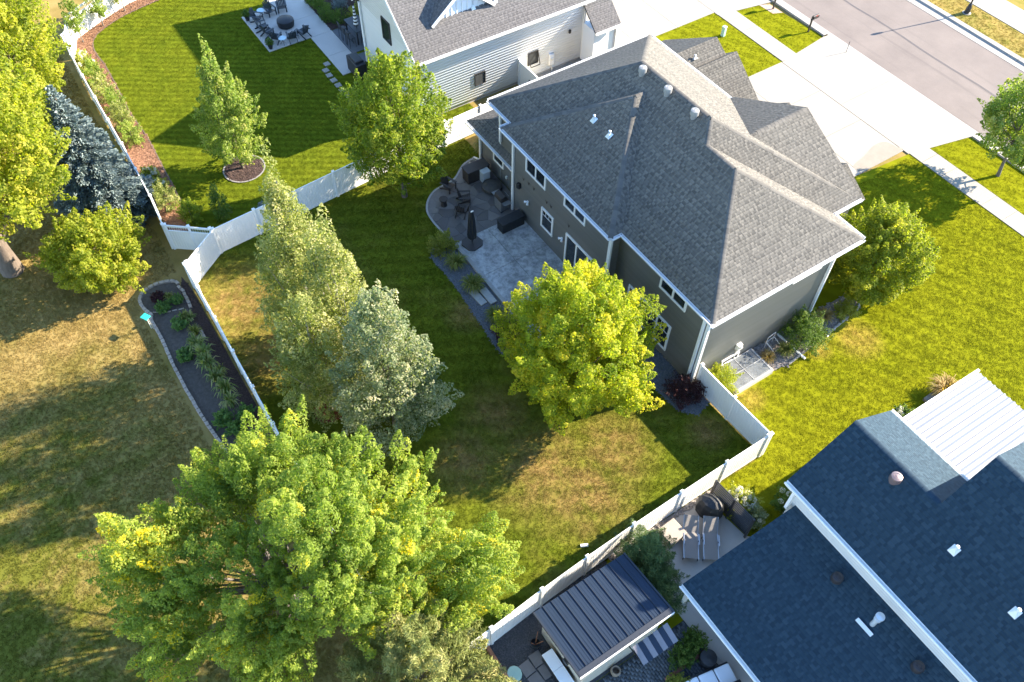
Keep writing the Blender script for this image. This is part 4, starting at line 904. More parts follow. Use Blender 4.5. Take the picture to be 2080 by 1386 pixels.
# white house patio
m_wp=plain('patio_concrete',(.42,.40,.365),.85,.06,.8,.2,50,grime=.1)
wpt=empty('concrete_patio_left'); wpt['kind']='structure'
for a,b,c,d in ((-41.9,-6.8,-39.47,-4.4),(-39.45,-6.8,-36.95,-4.4),(-42.2,-4.38,-39.47,-2.03),(-39.45,-4.38,-36.95,-2.03),(-36.93,-3.66,-34.3,-2.03),(-34.28,-3.66,-31.85,-2.03),(-44.6,-4.38,-42.22,-2.03)):
    sheet('slab',[(a,b),(c,b),(c,d),(a,d)],.05,m_wp,None,.12,wpt)
sheet('dining_mat',[(-36.9,-2.0),(-33.7,-2.0),(-33.7,.9),(-36.9,.9)],.056,plain('dark_paving',(.10,.11,.12),.8,.15,3),thick=.05); sheet('grill_mat',[(-33.4,-2.0),(-32.4,-2.0),(-32.4,.5),(-33.4,.5)],.056,plain('dark_paving',(.10,.11,.12)),thick=.05)
sheet('shrub_bed_left',[(-42,-2.0),(-37.0,-2.0),(-37.0,1.2),(-42,1.2)],.03,m_mulchd)
for i,(x,y) in enumerate(((-33.57,-4.04),(-32.96,-4.42),(-32.34,-4.46),(-31.69,-4.45),(-31.05,-4.43),(-30.42,-4.42),(-29.73,-4.40),(-29.06,-4.42),(-28.45,-4.40),(-27.8,-4.4))):
    o=MB().obox((0,0,0),(.42,.40,.06),random.uniform(-.12,.12)).build('stepping_stone',m_conc,at=(x,y,.03),bevel=.01)
    tag(o,('stepping stone nearest the concrete patio in the row across the dark lawn','second stepping stone from the concrete patio','third stepping stone from the concrete patio','fourth stepping stone from the concrete patio','fifth stepping stone from the concrete patio','sixth stepping stone from the concrete patio','seventh stepping stone from the concrete patio','eighth stepping stone from the concrete patio','ninth stepping stone from the concrete patio','stepping stone half hidden by the maple beside the white house')[i],'stepping stone','stepping stones across the left lawn')
# neighbour's patio by the shed (lower right)
sheet('concrete_patio_right',[(5.62,-3.9),(5.62,-7.0),(6.0,-8.4),(9.5,-8.4),(14,-8.4),(14,-2.9),(8.8,-2.9),(8.0,-3.6)],.03,plain('patio_warm',(.40,.37,.33),.85,.08,1.2,.2),thick=.1)
sheet('rock_strip',[(5.42,-2.9),(5.42,-9.4),(5.62,-9.4),(5.62,-3.0)],.04,m_river)
sheet('dark_gravel_yard',[(5.75,-15.85),(5.55,-13.5),(5.5,-9.6),(9.4,-9.6),(9.4,-16.0),(7.5,-15.95)],.012,plain('dark_gravel',(.05,.052,.056),.95,.45,16,1,40))
pv=base('paver_patio',(11,-10,0)); pv['kind']='structure'
sheet('paver_base',[(9.42,-8.4),(14,-8.4),(14,-17),(9.42,-17)],.01,plain('paver_joint',(.03,.035,.04),.9,.2),None,.05,pv)
V=[];F=[];T=[];rng=np.random.default_rng(4)
for r in range(40):
    for c in range(16):
        x=9.45+c*.23+(r%2)*.115; y=-8.45-r*.122-.11
        if y<-14.5: continue
        z=.028+.004*rng.random(); k=len(V); V+=[(x,y,.005),(x+.222,y,.005),(x+.222,y+.114,.005),(x,y+.114,.005),(x,y,z),(x+.222,y,z),(x+.222,y+.114,z),(x,y+.114,z)]
        F+=[(k+4,k+5,k+6,k+7),(k,k+1,k+5,k+4),(k+1,k+2,k+6,k+5),(k+2,k+3,k+7,k+6),(k+3,k,k+4,k+7)]; T+=[rng.random()]*8
np_mesh('pavers',V,F,tone_mat('blue_paver',[(0,(.05,.06,.07)),(1,(.10,.115,.13))],.85,.3),pv,T,'stuff')
sheet('pale_walk_right',[(9.3,-8.38),(9.75,-7.2),(14,-7.2),(14,-8.0)],.045,plain('patio_warm',(.40,.37,.33)),thick=.05)
m_timb=plain('cedar_timber',(.30,.125,.06),.8,.25,5,.4,30)
tag(MB().box(-.9,-.08,-.03,.9,.08,.16).build('timber_edging',m_timb,at=(6.7,-15.95,.0),bevel=.01),'reddish cedar edging timber at the side of the gravel yard','timber')
for i,(x,y) in enumerate(((7.35,-14.5),(7.95,-14.45),(7.45,-15.05),(8.05,-15.0))):
    tag(MB().obox((0,0,0),(.56,.5,.05),.03*i).build('paving_slab',plain('paver_taupe',(.17,.155,.145),.85,.12,3,.3),at=(x,y,.04),bevel=.01),('taupe paving slab nearest the fence and shed','taupe paving slab beside the white bench','taupe paving slab in the outer row nearest the fence','taupe paving slab at the lower edge of the picture')[i],'paving slab','taupe slabs beside the shed')

# ------------------------------------------------------------------ plants
def unit(a): return a/np.maximum(np.linalg.norm(a,axis=1,keepdims=True),1e-9)
def leaves(name, parent, C, R, n, size, mat, rng, center=None, tone=None, up=.45, out=.55, rnd=.8, droop=.0, shell=.45, aspect=.62, spike_up=.7, fold=.12):
    """n leaf blades spread through clumps (centres C, radii R[k,3]); one crown mesh"""
    C=np.asarray(C,float);R=np.asarray(R,float); k=len(C)
    w=(R[:,0]*R[:,1]*R[:,2])**(2/3); idx=rng.choice(k,n,p=w/w.sum())
    if center is not None:
        ax=unit(unit(C-np.asarray(center))*.8+np.array((0,0,spike_up))+rng.normal(size=(k,3))*.35)[idx]
        u=rng.random(n)**.8; uu=u; d=rng.normal(size=(n,3)); d-=ax*(d*ax).sum(1)[:,None]; d=unit(d)
        rr=(shell+(1-shell)*rng.random(n)**.6)*np.sin(np.pi*np.clip(.18+.82*u,0,1))**.75
        p=C[idx]+ax*((u*2.3-.9)*R[idx,2])[:,None]+d*(R[idx,0]*rr)[:,None]
        d=unit(d*.75+ax*(u*1.4-.35)[:,None])
    else:
        uu=np.full(n,.5); d=unit(rng.normal(size=(n,3)))
        p=C[idx]+d*R[idx]*(shell+(1-shell)*rng.random(n)**.6)[:,None]
    nrm=unit(d*out+np.array((0,0,up))+rng.normal(size=(n,3))*rnd*.6)
    t=unit(np.cross(nrm,rng.normal(size=(n,3)))); t[:,2]-=droop; t=unit(t); b=unit(np.cross(nrm,t)); nrm=np.cross(t,b)
    L=size*(.65+.7*rng.random(n))[:,None]; Wd=L*aspect
    V=np.stack([p-t*L*.45,p+b*Wd*.5+nrm*Wd*fold,p+t*L*.55,p-b*Wd*.5+nrm*Wd*fold],1).reshape(-1,3)
    i=np.arange(n)*4; F=np.stack([i,i+1,i+2,i+3],1)
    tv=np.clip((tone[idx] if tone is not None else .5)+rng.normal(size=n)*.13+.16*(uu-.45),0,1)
    return np_mesh(name,V,F,mat,parent,np.repeat(tv,4),'stuff')
def bark(name,col,var=.35):
    if name in MATS: return MATS[name]
    m,t,b=new_mat(name); f=noise(t,7,6,.65,stretch=(1,1,.25))
    t.links.new(ramp(t,f,[(.3,tuple(c*(1-var) for c in col)),(.7,tuple(min(1,c*(1+var)) for c in col))]),b.inputs['Base Color']); b.inputs['Roughness'].default_value=.9; bump(t,b,f,.7,.03); MATS[name]=m; return m
BARK=bark('bark_brown',(.115,.09,.07)); BARKG=bark('bark_grey',(.13,.115,.10)); BARKW=bark('bark_birch',(.34,.31,.27),.3)
def trunk(parent,h,r,mat,tips,rng,lean=(0,0),br=.4):
    mb=MB(); k=7; pts=[];rad=[]
    for i in range(k):
        t=i/(k-1); pts.append((lean[0]*t+rng.normal()*.04*t*h*.2,lean[1]*t+rng.normal()*.04*t*h*.2,h*t)); rad.append(r*(1.35-.35*min(1,t*6))*(1-.82*t)+.012)
    rad[0]=r*1.5; mb.tube(pts,rad,10)
    o=mb.build('trunk',mat,parent,smooth=True)
    mb=MB()
    for tip in tips:
        tip=Vector(tip); z0=min(max(tip.z*br+rng.normal()*.2,h*.12),h*.9); t=z0/h; a=Vector((lean[0]*t,lean[1]*t,z0)); rr=r*(1-.82*t)*.5
        m=a.lerp(tip,.5)+Vector((rng.normal()*.15,rng.normal()*.15,-.08*(tip-a).length)); mb.tube([a,m,tip],[rr,rr*.55,.012],6)
    if tips: mb.build('limbs',mat,parent,'stuff',smooth=True)
    return o
def clumps_profile(rng,N,z0,z1,R,prof,cr,inner=.25,lobes=3,wob=.14,flat=1.0,lean=(0,0)):
    ph=rng.random(4)*6.283; C=[];Rr=[]; ts=np.array([p[0] for p in prof]);rs=np.array([p[1] for p in prof])
    g=np.linspace(0,1,200); w=np.interp(g,ts,rs)+.08; cdf=np.cumsum(w);cdf/=cdf[-1]
    for i in range(N):
        t=np.interp(rng.random(),cdf,g); th=rng.random()*6.283
        rad=np.interp(t,ts,rs)*R*(1+wob*math.sin(lobes*th+ph[0]+3*t)+wob*.7*math.sin((lobes+2)*th+ph[1]-5*t))
        rad*=(1-.25*rng.random()**2) if rng.random()>inner else rng.uniform(.15,.7)
        c=cr*.72*(.6+.7*rng.random()); C.append((rad*math.cos(th)+lean[0]*t,rad*math.sin(th)+lean[1]*t,z0+(z1-z0)*t)); lg=rng.random()<.16; Rr.append((c*(.7 if lg else 1),c*(.7 if lg else 1),c*(2.3 if lg else 1.3+.7*rng.random())*flat))
    return np.array(C),np.array(Rr)
def tree(name,label,xy,h,z0,R,prof,cr,N,n,size,lm,bm,seed,tr=.14,cat='tree',inner=.25,lobes=3,wob=.14,extra=None,lean=(0,0),tone_sd=.16,nt_=26,droop=0.,aspect=.62,up=.45,br=.4,group=None,flat=1.,rnd=.8,rz=0,sx=1,sy=1,trunk_h=None):
    rng=np.random.default_rng(seed); root=empty(name,(xy[0],xy[1],-.02),rz,label,cat,group)
    C,Rr=clumps_profile(rng,int(N*1.75),z0,h-cr*.8,R,prof,cr,inner,lobes,wob,flat,lean)
    C[:,0]*=sx; C[:,1]*=sy
    if extra is not None:
        C=np.concatenate([C,np.array([e[:3] for e in extra])]); Rr=np.concatenate([Rr,np.array([e[3:6] for e in extra])])
    tone=np.clip(.5+rng.normal(size=len(C))*tone_sd,0,1)
    ctr=(lean[0]*.5,lean[1]*.5,(z0+h)*.5-.1*h)
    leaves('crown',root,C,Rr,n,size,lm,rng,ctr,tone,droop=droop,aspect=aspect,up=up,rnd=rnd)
    tips=[tuple(C[i]) for i in rng.choice(len(C),min(nt_,len(C)),replace=False)]
    trunk(root,trunk_h or h*.85,tr,bm,tips,rng,lean,br)
    return root
ROUND=[(0,.45),(.15,.82),(.35,1),(.55,.97),(.75,.75),(.9,.45),(1,.15)]
OVAL=[(0,.35),(.12,.75),(.35,1),(.6,.92),(.8,.62),(.93,.3),(1,.08)]
CONE=[(0,.6),(.12,.95),(.25,1),(.5,.78),(.75,.45),(.92,.2),(1,.05)]
COLUMN=[(0,.5),(.12,.9),(.3,1),(.6,.85),(.8,.6),(.93,.3),(1,.08)]
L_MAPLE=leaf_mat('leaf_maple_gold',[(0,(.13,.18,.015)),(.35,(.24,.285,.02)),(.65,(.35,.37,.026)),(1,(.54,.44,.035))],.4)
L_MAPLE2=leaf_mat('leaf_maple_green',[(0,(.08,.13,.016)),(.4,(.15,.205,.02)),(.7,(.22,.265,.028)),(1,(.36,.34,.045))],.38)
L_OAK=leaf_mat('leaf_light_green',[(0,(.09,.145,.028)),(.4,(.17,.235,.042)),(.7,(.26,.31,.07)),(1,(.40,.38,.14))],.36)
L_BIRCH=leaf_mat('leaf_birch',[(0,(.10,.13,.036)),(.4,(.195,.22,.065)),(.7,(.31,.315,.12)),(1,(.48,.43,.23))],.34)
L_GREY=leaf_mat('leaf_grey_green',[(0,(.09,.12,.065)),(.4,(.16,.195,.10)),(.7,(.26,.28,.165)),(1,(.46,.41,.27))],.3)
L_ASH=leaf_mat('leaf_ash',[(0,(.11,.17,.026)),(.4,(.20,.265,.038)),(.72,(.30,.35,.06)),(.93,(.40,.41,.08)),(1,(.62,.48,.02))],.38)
L_LIND=leaf_mat('leaf_yellow_green',[(0,(.12,.16,.018)),(.4,(.215,.25,.024)),(.7,(.31,.325,.034)),(1,(.43,.38,.05))],.4)
L_DARK=leaf_mat('leaf_dark_green',[(0,(.045,.09,.014)),(.5,(.085,.145,.022)),(1,(.16,.21,.045))],.3)
L_SHRUB=leaf_mat('leaf_shrub',[(0,(.10,.13,.02)),(.5,(.20,.22,.035)),(1,(.32,.31,.06))],.3)
L_CHART=leaf_mat('leaf_chartreuse',[(0,(.14,.17,.02)),(.5,(.26,.28,.04)),(1,(.42,.40,.12))],.35)
L_PURP=leaf_mat('leaf_purple',[(0,(.018,.008,.010)),(.5,(.04,.014,.016)),(1,(.085,.03,.025))],.2,tcol=(1.2,.6,.5))
L_SPRUCE=leaf_mat('needle_blue',[(0,(.07,.11,.115)),(.5,(.135,.185,.185)),(1,(.25,.30,.29))],.12,.6,(1,1,1))
L_PINE=leaf_mat('needle_pine',[(0,(.10,.14,.035)),(.5,(.20,.225,.06)),(.8,(.30,.295,.10)),(1,(.45,.39,.17))],.18,.6,(1,1,.7))
L_PINED=leaf_mat('needle_dark',[(0,(.04,.085,.03)),(.5,(.085,.14,.045)),(1,(.16,.21,.07))],.15,.6,(1,1,.8))
L_BLADE=leaf_mat('blade_green',[(0,(.10,.13,.022)),(.5,(.20,.215,.045)),(1,(.34,.32,.10))],.3)
L_STRAW=leaf_mat('blade_straw',[(0,(.22,.15,.05)),(.5,(.36,.25,.09)),(1,(.5,.38,.16))],.3)
L_FLOW=leaf_mat('flower_white',[(0,(.55,.56,.40)),(.5,(.70,.69,.58)),(1,(.8,.79,.72))],.3,.6,(1,1,.9))

tree('maple_tree','rounded golden-green maple in the back yard in front of the grey house',(-2.35,-5.65),8.2,1.4,3.15,ROUND,.5,360,108000,.112,L_MAPLE,BARK,101,.16,lobes=5,wob=.13,tone_sd=.2)
ex=[(.3*math.cos(a)*i,.3*math.sin(a)*i,8.6+.25*(3-i),.22,.22,.6) for a in (0,2.1,4.2) for i in (1,2,3)]
tree('maple_tree','green maple overlapping the white house, beside the yard fence',(-19.35,-5.85),9.5,1.9,2.55,OVAL,.5,260,62000,.13,L_MAPLE2,BARK,102,.13,lobes=3,wob=.12,extra=ex)
ex=[(-.5,.2,7.6,.3,.3,.75),(-.55,.2,8.3,.16,.16,.5),(.35,-.1,7.3,.28,.28,.8),(.4,-.1,8.1,.15,.15,.55),(.9,.5,6.6,.25,.25,.6),(.95,.5,7.1,.13,.13,.4),(-.1,-.7,6.7,.25,.25,.6),(.1,.1,7.2,.3,.3,.7)]
tree('linden_tree','slender light green young tree with several leaders in a round mulch ring',(-26.85,-13.0),7.7,1.0,1.45,[(0,.5),(.12,.95),(.3,1),(.5,.8),(.7,.6),(.88,.42),(1,.2)],.36,150,26000,.12,L_OAK,BARK,103,.07,lobes=3,wob=.2,extra=ex,inner=.35)
ex=[(.1*math.sin(i*2.1),.1*math.cos(i*1.7),10.4+i*.4,.46-.045*i,.46-.045*i,.42) for i in range(8)]
tree('birch_tree','tall narrow grey-green birch with a thin pointed top in the back yard',(-12.1,-14.9),11.4,1.0,1.75,[(0,.45),(.08,.85),(.2,1),(.45,.95),(.65,.72),(.82,.42),(.93,.22),(1,.12)],.5,260,50000,.105,L_BIRCH,BARKW,104,.12,droop=.5,lobes=4,wob=.12,extra=ex,inner=.4,nt_=40,trunk_h=11.4)
tree('birch_tree','birch with a narrow top just right of the tallest birch',(-9.3,-14.2),11.2,1.2,1.3,[(0,.5),(.1,.9),(.3,1),(.6,.8),(.8,.5),(1,.12)],.45,150,26000,.105,L_BIRCH,BARKW,114,.1,droop=.5,inner=.4,nt_=24)
tree('birch_tree','lower birch stem rising from the red mulch ring',(-8.1,-16.2),9.0,.8,1.6,[(0,.5),(.1,.9),(.3,1),(.6,.8),(.8,.5),(1,.12)],.45,190,34000,.105,L_BIRCH,BARKW,115,.1,droop=.5,inner=.4,nt_=24)
ex=[(.2,-.3,9.6,.3,.3,.8),(.25,-.3,10.3,.16,.16,.5),(1.0,.7,8.4,.28,.28,.7),(1.05,.7,9.0,.15,.15,.4),(-.5,.3,9.0,.26,.26,.7),(1.6,1.3,7.0,.3,.3,.6)]
tree('aspen_tree','broad silvery grey-green aspen at the middle of the back yard',(-5.7,-13.9),9.9,.5,2.1,[(0,.7),(.1,.95),(.25,1),(.45,.9),(.65,.7),(.85,.4),(1,.15)],.5,240,44000,.11,L_GREY,BARKG,105,.14,lobes=3,wob=.16,extra=ex,inner=.35)
tree('crabapple_tree','low rounded yellow-green tree on the dry lawn near the blue spruce',(-22.5,-22.6),4.4,.5,2.15,[(0,.5),(.15,.85),(.4,1),(.65,.85),(.85,.5),(1,.2)],.42,190,30000,.14,L_LIND,BARK,106,.09,lobes=3,wob=.15,cat='tree',inner=.3)
tree('ornamental_pear_tree','dense rounded yellow-green tree at the right corner of the grey house',(.55,11.9),5.6,.7,2.15,[(0,.7),(.15,.95),(.4,1),(.65,.85),(.85,.5),(1,.2)],.42,260,62000,.11,L_LIND,BARK,107,.12,lobes=4,wob=.12,inner=.3)
tree('street_tree','young boulevard tree with bare trunk on the grass verge at right edge',(-1.15,25.83),6.8,2.1,2.3,[(0,.5),(.15,.9),(.4,1),(.65,.8),(.85,.5),(1,.2)],.4,150,22000,.15,L_OAK,BARKG,108,.085,lobes=3,wob=.2,inner=.3,br=.6,lean=(-.5,-.3))
tree('boulevard_tree','large yellow-green tree filling the upper left corner',(-25.95,-26.95),12.8,4.5,4.8,ROUND,.7,420,100000,.17,L_LIND,BARK,109,.42,lobes=4,wob=.1,inner=.3,br=.35,lean=(-.3,.9))
tree('boulevard_tree','second yellow-green tree crown at the far left edge behind the spruce',(-38.6,-22.6),10.0,2.2,3.5,ROUND,.6,260,50000,.17,L_LIND,BARK,110,.3,lobes=4,wob=.1)
# big ash at the bottom: many separate leafy lobes
def lobe_tree(name,label,xy,lobes,n,size,lm,bm,seed,tr,cat='tree',per=62,cr=.2):
    rng=np.random.default_rng(seed); root=empty(name,(xy[0],xy[1],-.03),0,label,cat); C=[];R=[];T=[]
    for x,y,z,r in lobes:
        r*=.83; x-=xy[0];y-=xy[1]; tl=rng.normal()*.07; N=int(per*max(.35,(r/1.5)**2))
        for i in range(N):
            d=unit(rng.normal(size=(1,3)))[0]; d[2]=d[2]*.9+.15; q=r*(.6+.45*rng.random()) if rng.random()>.25 else r*.4*rng.random()
            c=r*cr*(.7+.6*rng.random()); C.append((x+d[0]*q,y+d[1]*q,z+d[2]*q*.9)); lg=rng.random()<.2; R.append((c*(.75 if lg else 1),c*(.75 if lg else 1),c*(2.6 if lg else 1.7))); T.append(np.clip(.45+tl+rng.normal()*.2+(.33 if rng.random()<.02 else 0),0,1))
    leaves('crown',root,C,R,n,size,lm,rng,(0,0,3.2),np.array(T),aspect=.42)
    tips=[(x-xy[0],y-xy[1],z) for x,y,z,r in lobes]+[C[i] for i in rng.choice(len(C),24)]
    trunk(root,6.2,tr,bm,tips,rng,(0,0),.38); return root
lobe_tree('ash_tree','huge spreading bright green ash tree across the bottom foreground',(-.2,-21.6),[(-2.36,-20.14,7.03,2.06),(-0.56,-18.29,7.4,1.79),(0.28,-15.91,6.66,1.35),(-3.29,-21.84,5.92,1.93),(1.03,-19.91,8.14,2.16),(2.07,-18.04,7.4,1.91),(-0.5,-23.93,5.92,1.57),(-2.91,-25.41,5.55,1.96),(-2.61,-26.72,4.81,1.26),(-0.76,-25.76,4.81,1.83),(0.54,-25.93,3.7,1.65),(1.55,-23.55,4.81,1.87),(2.93,-23.26,3.7,1.79),(3.04,-20.03,6.66,2.02),(1.52,-21.16,5.92,1.33),(3.41,-17.94,5.92,1.5),(4.08,-15.75,4.81,1.93),(5.07,-14.95,4.07,1.28),(4.95,-16.87,4.07,1.56),(1.69,-15.64,6.66,0.53),(2.3,-16.72,6.66,1.3),(-2.76,-23.54,5.55,1.43),(4.04,-19.68,4.44,1.36),(-0.6,-22.05,6.36,1.3),(0.89,-22.04,5.48,1.28),(-1.6,-22.67,5.18,1.28),(2.44,-21.4,5.18,1.38),(1.06,-18.14,6.66,1.41),(-0.59,-24.76,4.44,1.26),(3.58,-19.05,5.33,1.49),(4.46,-18.14,4.44,1.37),(2.65,-22.24,4.59,1.37)],300000,.112,L_ASH,BARKG,120,.28)
# conifers
def spruce(name,label,xy,h,R,lm,seed,n=86000):
    rng=np.random.default_rng(seed); root=empty(name,(xy[0],xy[1],-.03),0,label,'tree'); P=[];D=[];T=[];S_=[]
    z=.35
    while z<h-.15:
        t=z/h; Lb=R*(1-t)**.85*(.92+.1*rng.random())+.08; nb=int(7+9*(1-t)); a0=rng.random()*6.28
        for j in range(nb):
            a=a0+j*6.283/nb+rng.normal()*.12; L=Lb*(.82+.3*rng.random()); dr=np.array((math.cos(a),math.sin(a),0)); sd=np.array((-math.sin(a),math.cos(a),0)); tn=rng.normal()*.12
            m=int(max(10,n*L*L/ (R*R*95)))
            s=rng.random(m)**.75; w=(1-s*.75)*L*.34
            off=rng.normal(size=m)*w*.6; hgt=z+.10*s*L-.28*(s*L)**2/R*.6-abs(off)*.18+rng.normal(size=m)*.035
            P.append(dr*(s*L)[:,None]+sd*off[:,None]+np.stack([0*s,0*s,hgt],1))
            dd=dr*1.0+sd*np.sign(off)[:,None]*rng.uniform(.2,1.1,m)[:,None]+np.stack([0*s,0*s,rng.uniform(-.15,.55,m)],1); D.append(unit(dd)); T.append(np.clip(.45+tn+rng.normal(size=m)*.15+.2*s,0,1))
        z+=.26+.16*(1-t)
    P=np.concatenate(P);D=np.concatenate(D);T=np.concatenate(T);m=len(P)
    b=unit(np.cross(D,rng.normal(size=(m,3)))); L=(.16*(.7+.6*rng.random(m)))[:,None]; Wd=L*.34
    V=np.stack([P-D*L*.4,P+b*Wd,P+D*L*.6,P-b*Wd],1).reshape(-1,3); i=np.arange(m)*4
    np_mesh('crown',V,np.stack([i,i+1,i+2,i+3],1),lm,root,np.repeat(T,4),'stuff')
    trunk(root,h*.95,.16,BARK,[],rng); return root
spruce('blue_spruce','conical silvery blue spruce beside the long white fence',(-27.5,-20.9),8.9,2.85,L_SPRUCE,130)
def pine(name,label,xy,h,R,lm,seed,n,size=.2,cat='tree',z0=.4,group=None):
    """long-needled conifer: tufts of needles on clumps"""
    rng=np.random.default_rng(seed); root=empty(name,(xy[0],xy[1],-.02),0,label,cat,group)
    C,Rr=clumps_profile(rng,int(60+60*R),z0,h-.3,R,CONE,.22*R**.5+.12,.35,4,.12)
    tone=np.clip(.5+rng.normal(size=len(C))*.15,0,1)
    leaves('crown',root,C,Rr,n,size,lm,rng,(0,0,h*.35),tone,up=.1,out=.1,rnd=1.4,aspect=.12,shell=.3)
    trunk(root,h*.8,.05+.03*h*.3,BARK,[tuple(C[i]) for i in range(0,len(C),6)],rng); return root
pine('pine_tree','yellow-green long-needled pine at the bottom edge below the ash',(6.0,-18.9),6.8,2.5,L_PINE,131,70000,.24)
pine('pine_tree','rounded dark pine between the fence and the patio loungers',(6.62,-8.45),3.2,1.05,L_PINED,132,22000,.17,'pine')
pine('mugo_pine','low dark pine shrub behind the shed roof edge',(7.5,-8.75),2.0,.95,L_PINED,133,15000,.16,'pine')
pine('mugo_pine','small dark pine under the corner of the navy porch roof',(8.3,-8.6),1.5,.75,L_PINED,134,9000,.15,'pine')

def shrub(name,label,xy,r,h,lm,seed,n=2600,size=.06,cat='shrub',group=None,z0=.05,tone_sd=.12,stem=True):
    rng=np.random.default_rng(seed); root=empty(name,(xy[0],xy[1],0),0,label,cat,group)
    k=int(50+50*r); C,Rr=clumps_profile(rng,k,z0+.1,h*.9,r*.86,[(0,.75),(.25,1),(.6,.9),(.85,.6),(1,.3)],r*.26+.03,.3,3,.06)
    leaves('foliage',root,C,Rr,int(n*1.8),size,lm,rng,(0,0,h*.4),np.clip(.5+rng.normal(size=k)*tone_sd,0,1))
    if stem:
        mb=MB()
        for i in range(5): a=i*1.256; mb.tube([(0,0,0),(r*.3*math.cos(a),r*.3*math.sin(a),h*.5)],[.03,.01],5)
        mb.build('stems',BARK,root,'stuff')
    return root
def blades(name,label,xy,r,h,lm,seed,n=260,w=.02,cat='ornamental grass',group=None):
    rng=np.random.default_rng(seed); root=empty(name,(xy[0],xy[1],0),0,label,cat,group)
    a=rng.random(n)*6.283; l=r*(.35+.75*rng.random(n)); hh=h*(.7+.5*rng.random(n)); d=np.stack([np.cos(a),np.sin(a),0*a],1); s=np.stack([-np.sin(a),np.cos(a),0*a],1)*w; z=np.array((0,0,1.))
    b=d*(rng.random(n)*r*.25)[:,None]; rows=[]
    for t,zz,ww in ((0,0,1),(.3,.75,1),(.7,1,.8),(1.05,.72,.15)): rows+= [b+d*(l*t)[:,None]+z*(hh*zz)[:,None]-s*ww,b+d*(l*t)[:,None]+z*(hh*zz)[:,None]+s*ww]
    V=np.stack(rows,1).reshape(-1,3); i=np.arange(n)*8; F=np.concatenate([np.stack([i+2*j,i+2*j+1,i+2*j+3,i+2*j+2],1) for j in range(3)])
    np_mesh('leaf_blades',V,F,lm,root,np.repeat(rng.random(n),8),'stuff'); return root
# back yard shrubs
shrub('shrub','round olive-green shrub at the corner of the flagstone patio',(-14.3,-6.2),.72,1.25,L_SHRUB,201,4600)
blades('daylily_clump','fountain grass clump next to the round olive shrub',(-12.9,-6.15),.62,.6,L_BLADE,202); blades('daylily_clump','fountain grass clump just above the stone steps',(-11.0,-6.2),.66,.62,L_BLADE,203); blades('daylily_clump','fountain grass clump below the stone steps by the purple shrub',(-8.5,-6.3),.6,.55,L_BLADE,204)
shrub('barberry_shrub','dark purple shrub beside the patio, left of the golden maple',(-7.0,-6.35),.9,1.15,L_PURP,205,4200)
shrub('barberry_shrub','dark purple shrub at the house corner inside the fence',(.75,-1.15),.88,1.1,L_PURP,206,4200)
# right-hand bed
shrub('boxwood_shrub','round dark green shrub by the right wall of the grey house',(1.45,6.3),1.15,1.9,L_DARK,207,8500)
shrub('spirea_shrub','small chartreuse shrub in the rock bed near the corner tree',(1.4,9.55),.58,.95,L_CHART,208,2800); shrub('spirea_shrub','yellow-green shrub between the fence and the window well',(1.3,.85),.78,1.35,L_LIND,209,5200)
blades('grass_clump','reddish green grass clump beside the round dark shrub',(1.55,5.05),.45,.5,L_BLADE,210); blades('grass_clump','small brownish grass clump next to the window well',(1.35,4.05),.42,.4,L_STRAW,211,160); blades('grass_clump','dry brown grass clump in the middle of the rock bed',(1.05,8.35),.5,.55,L_STRAW,212)
shrub('hosta','low pale green plant in front of the round dark shrub',(1.75,7.35),.38,.35,L_SHRUB,213,700,.09)
# hydrangeas by the navy house and patio
def hydrangea(label,xy,r,h,balls,seed,br=.13,n=2200,lm=None):
    o=shrub('hydrangea',label,xy,r,h,lm or L_DARK,seed,n,.09)
    rng=np.random.default_rng(seed)
    for i in range(balls):
        a=rng.random()*6.283; d=r*.85*math.sqrt(rng.random()); c=(d*math.cos(a),d*math.sin(a),h*(1.0-.35*(d/r)**2)+.02)
        leaves('flower_head',o,[c],[(br,br,br*.9)],150,.05,L_FLOW,rng,None,None,shell=.85)
    return o
hydrangea('dark hydrangea with white flower balls at the navy roof corner',(7.95,-.9),.75,1.0,9,220)
hydrangea('hydrangea with pale blooms behind the slatted screen',(6.75,-2.95),.72,1.15,20,221,.12,lm=L_CHART)
hydrangea('grey-green hydrangea at the far end of the slatted screen',(7.6,-2.85),.55,.95,4,222,.1,lm=L_GREY)
hydrangea('white hydrangea blooms beside the ribbed white roof',(7.85,6.9),.6,.9,9,223,.14)
blades('grass_clump','straw coloured ornamental grass beside the ribbed white roof',(7.75,10.0),.8,.7,L_STRAW,224,320)
tag(MB().box(-.45,-.95,0,.45,.95,.22).build('stone_planter',plain('planter_stone',(.20,.18,.16),.9,.3,6,.5),at=(7.9,9.8,0),bevel=.03),'low grey stone planter edge under the straw grass','planter')
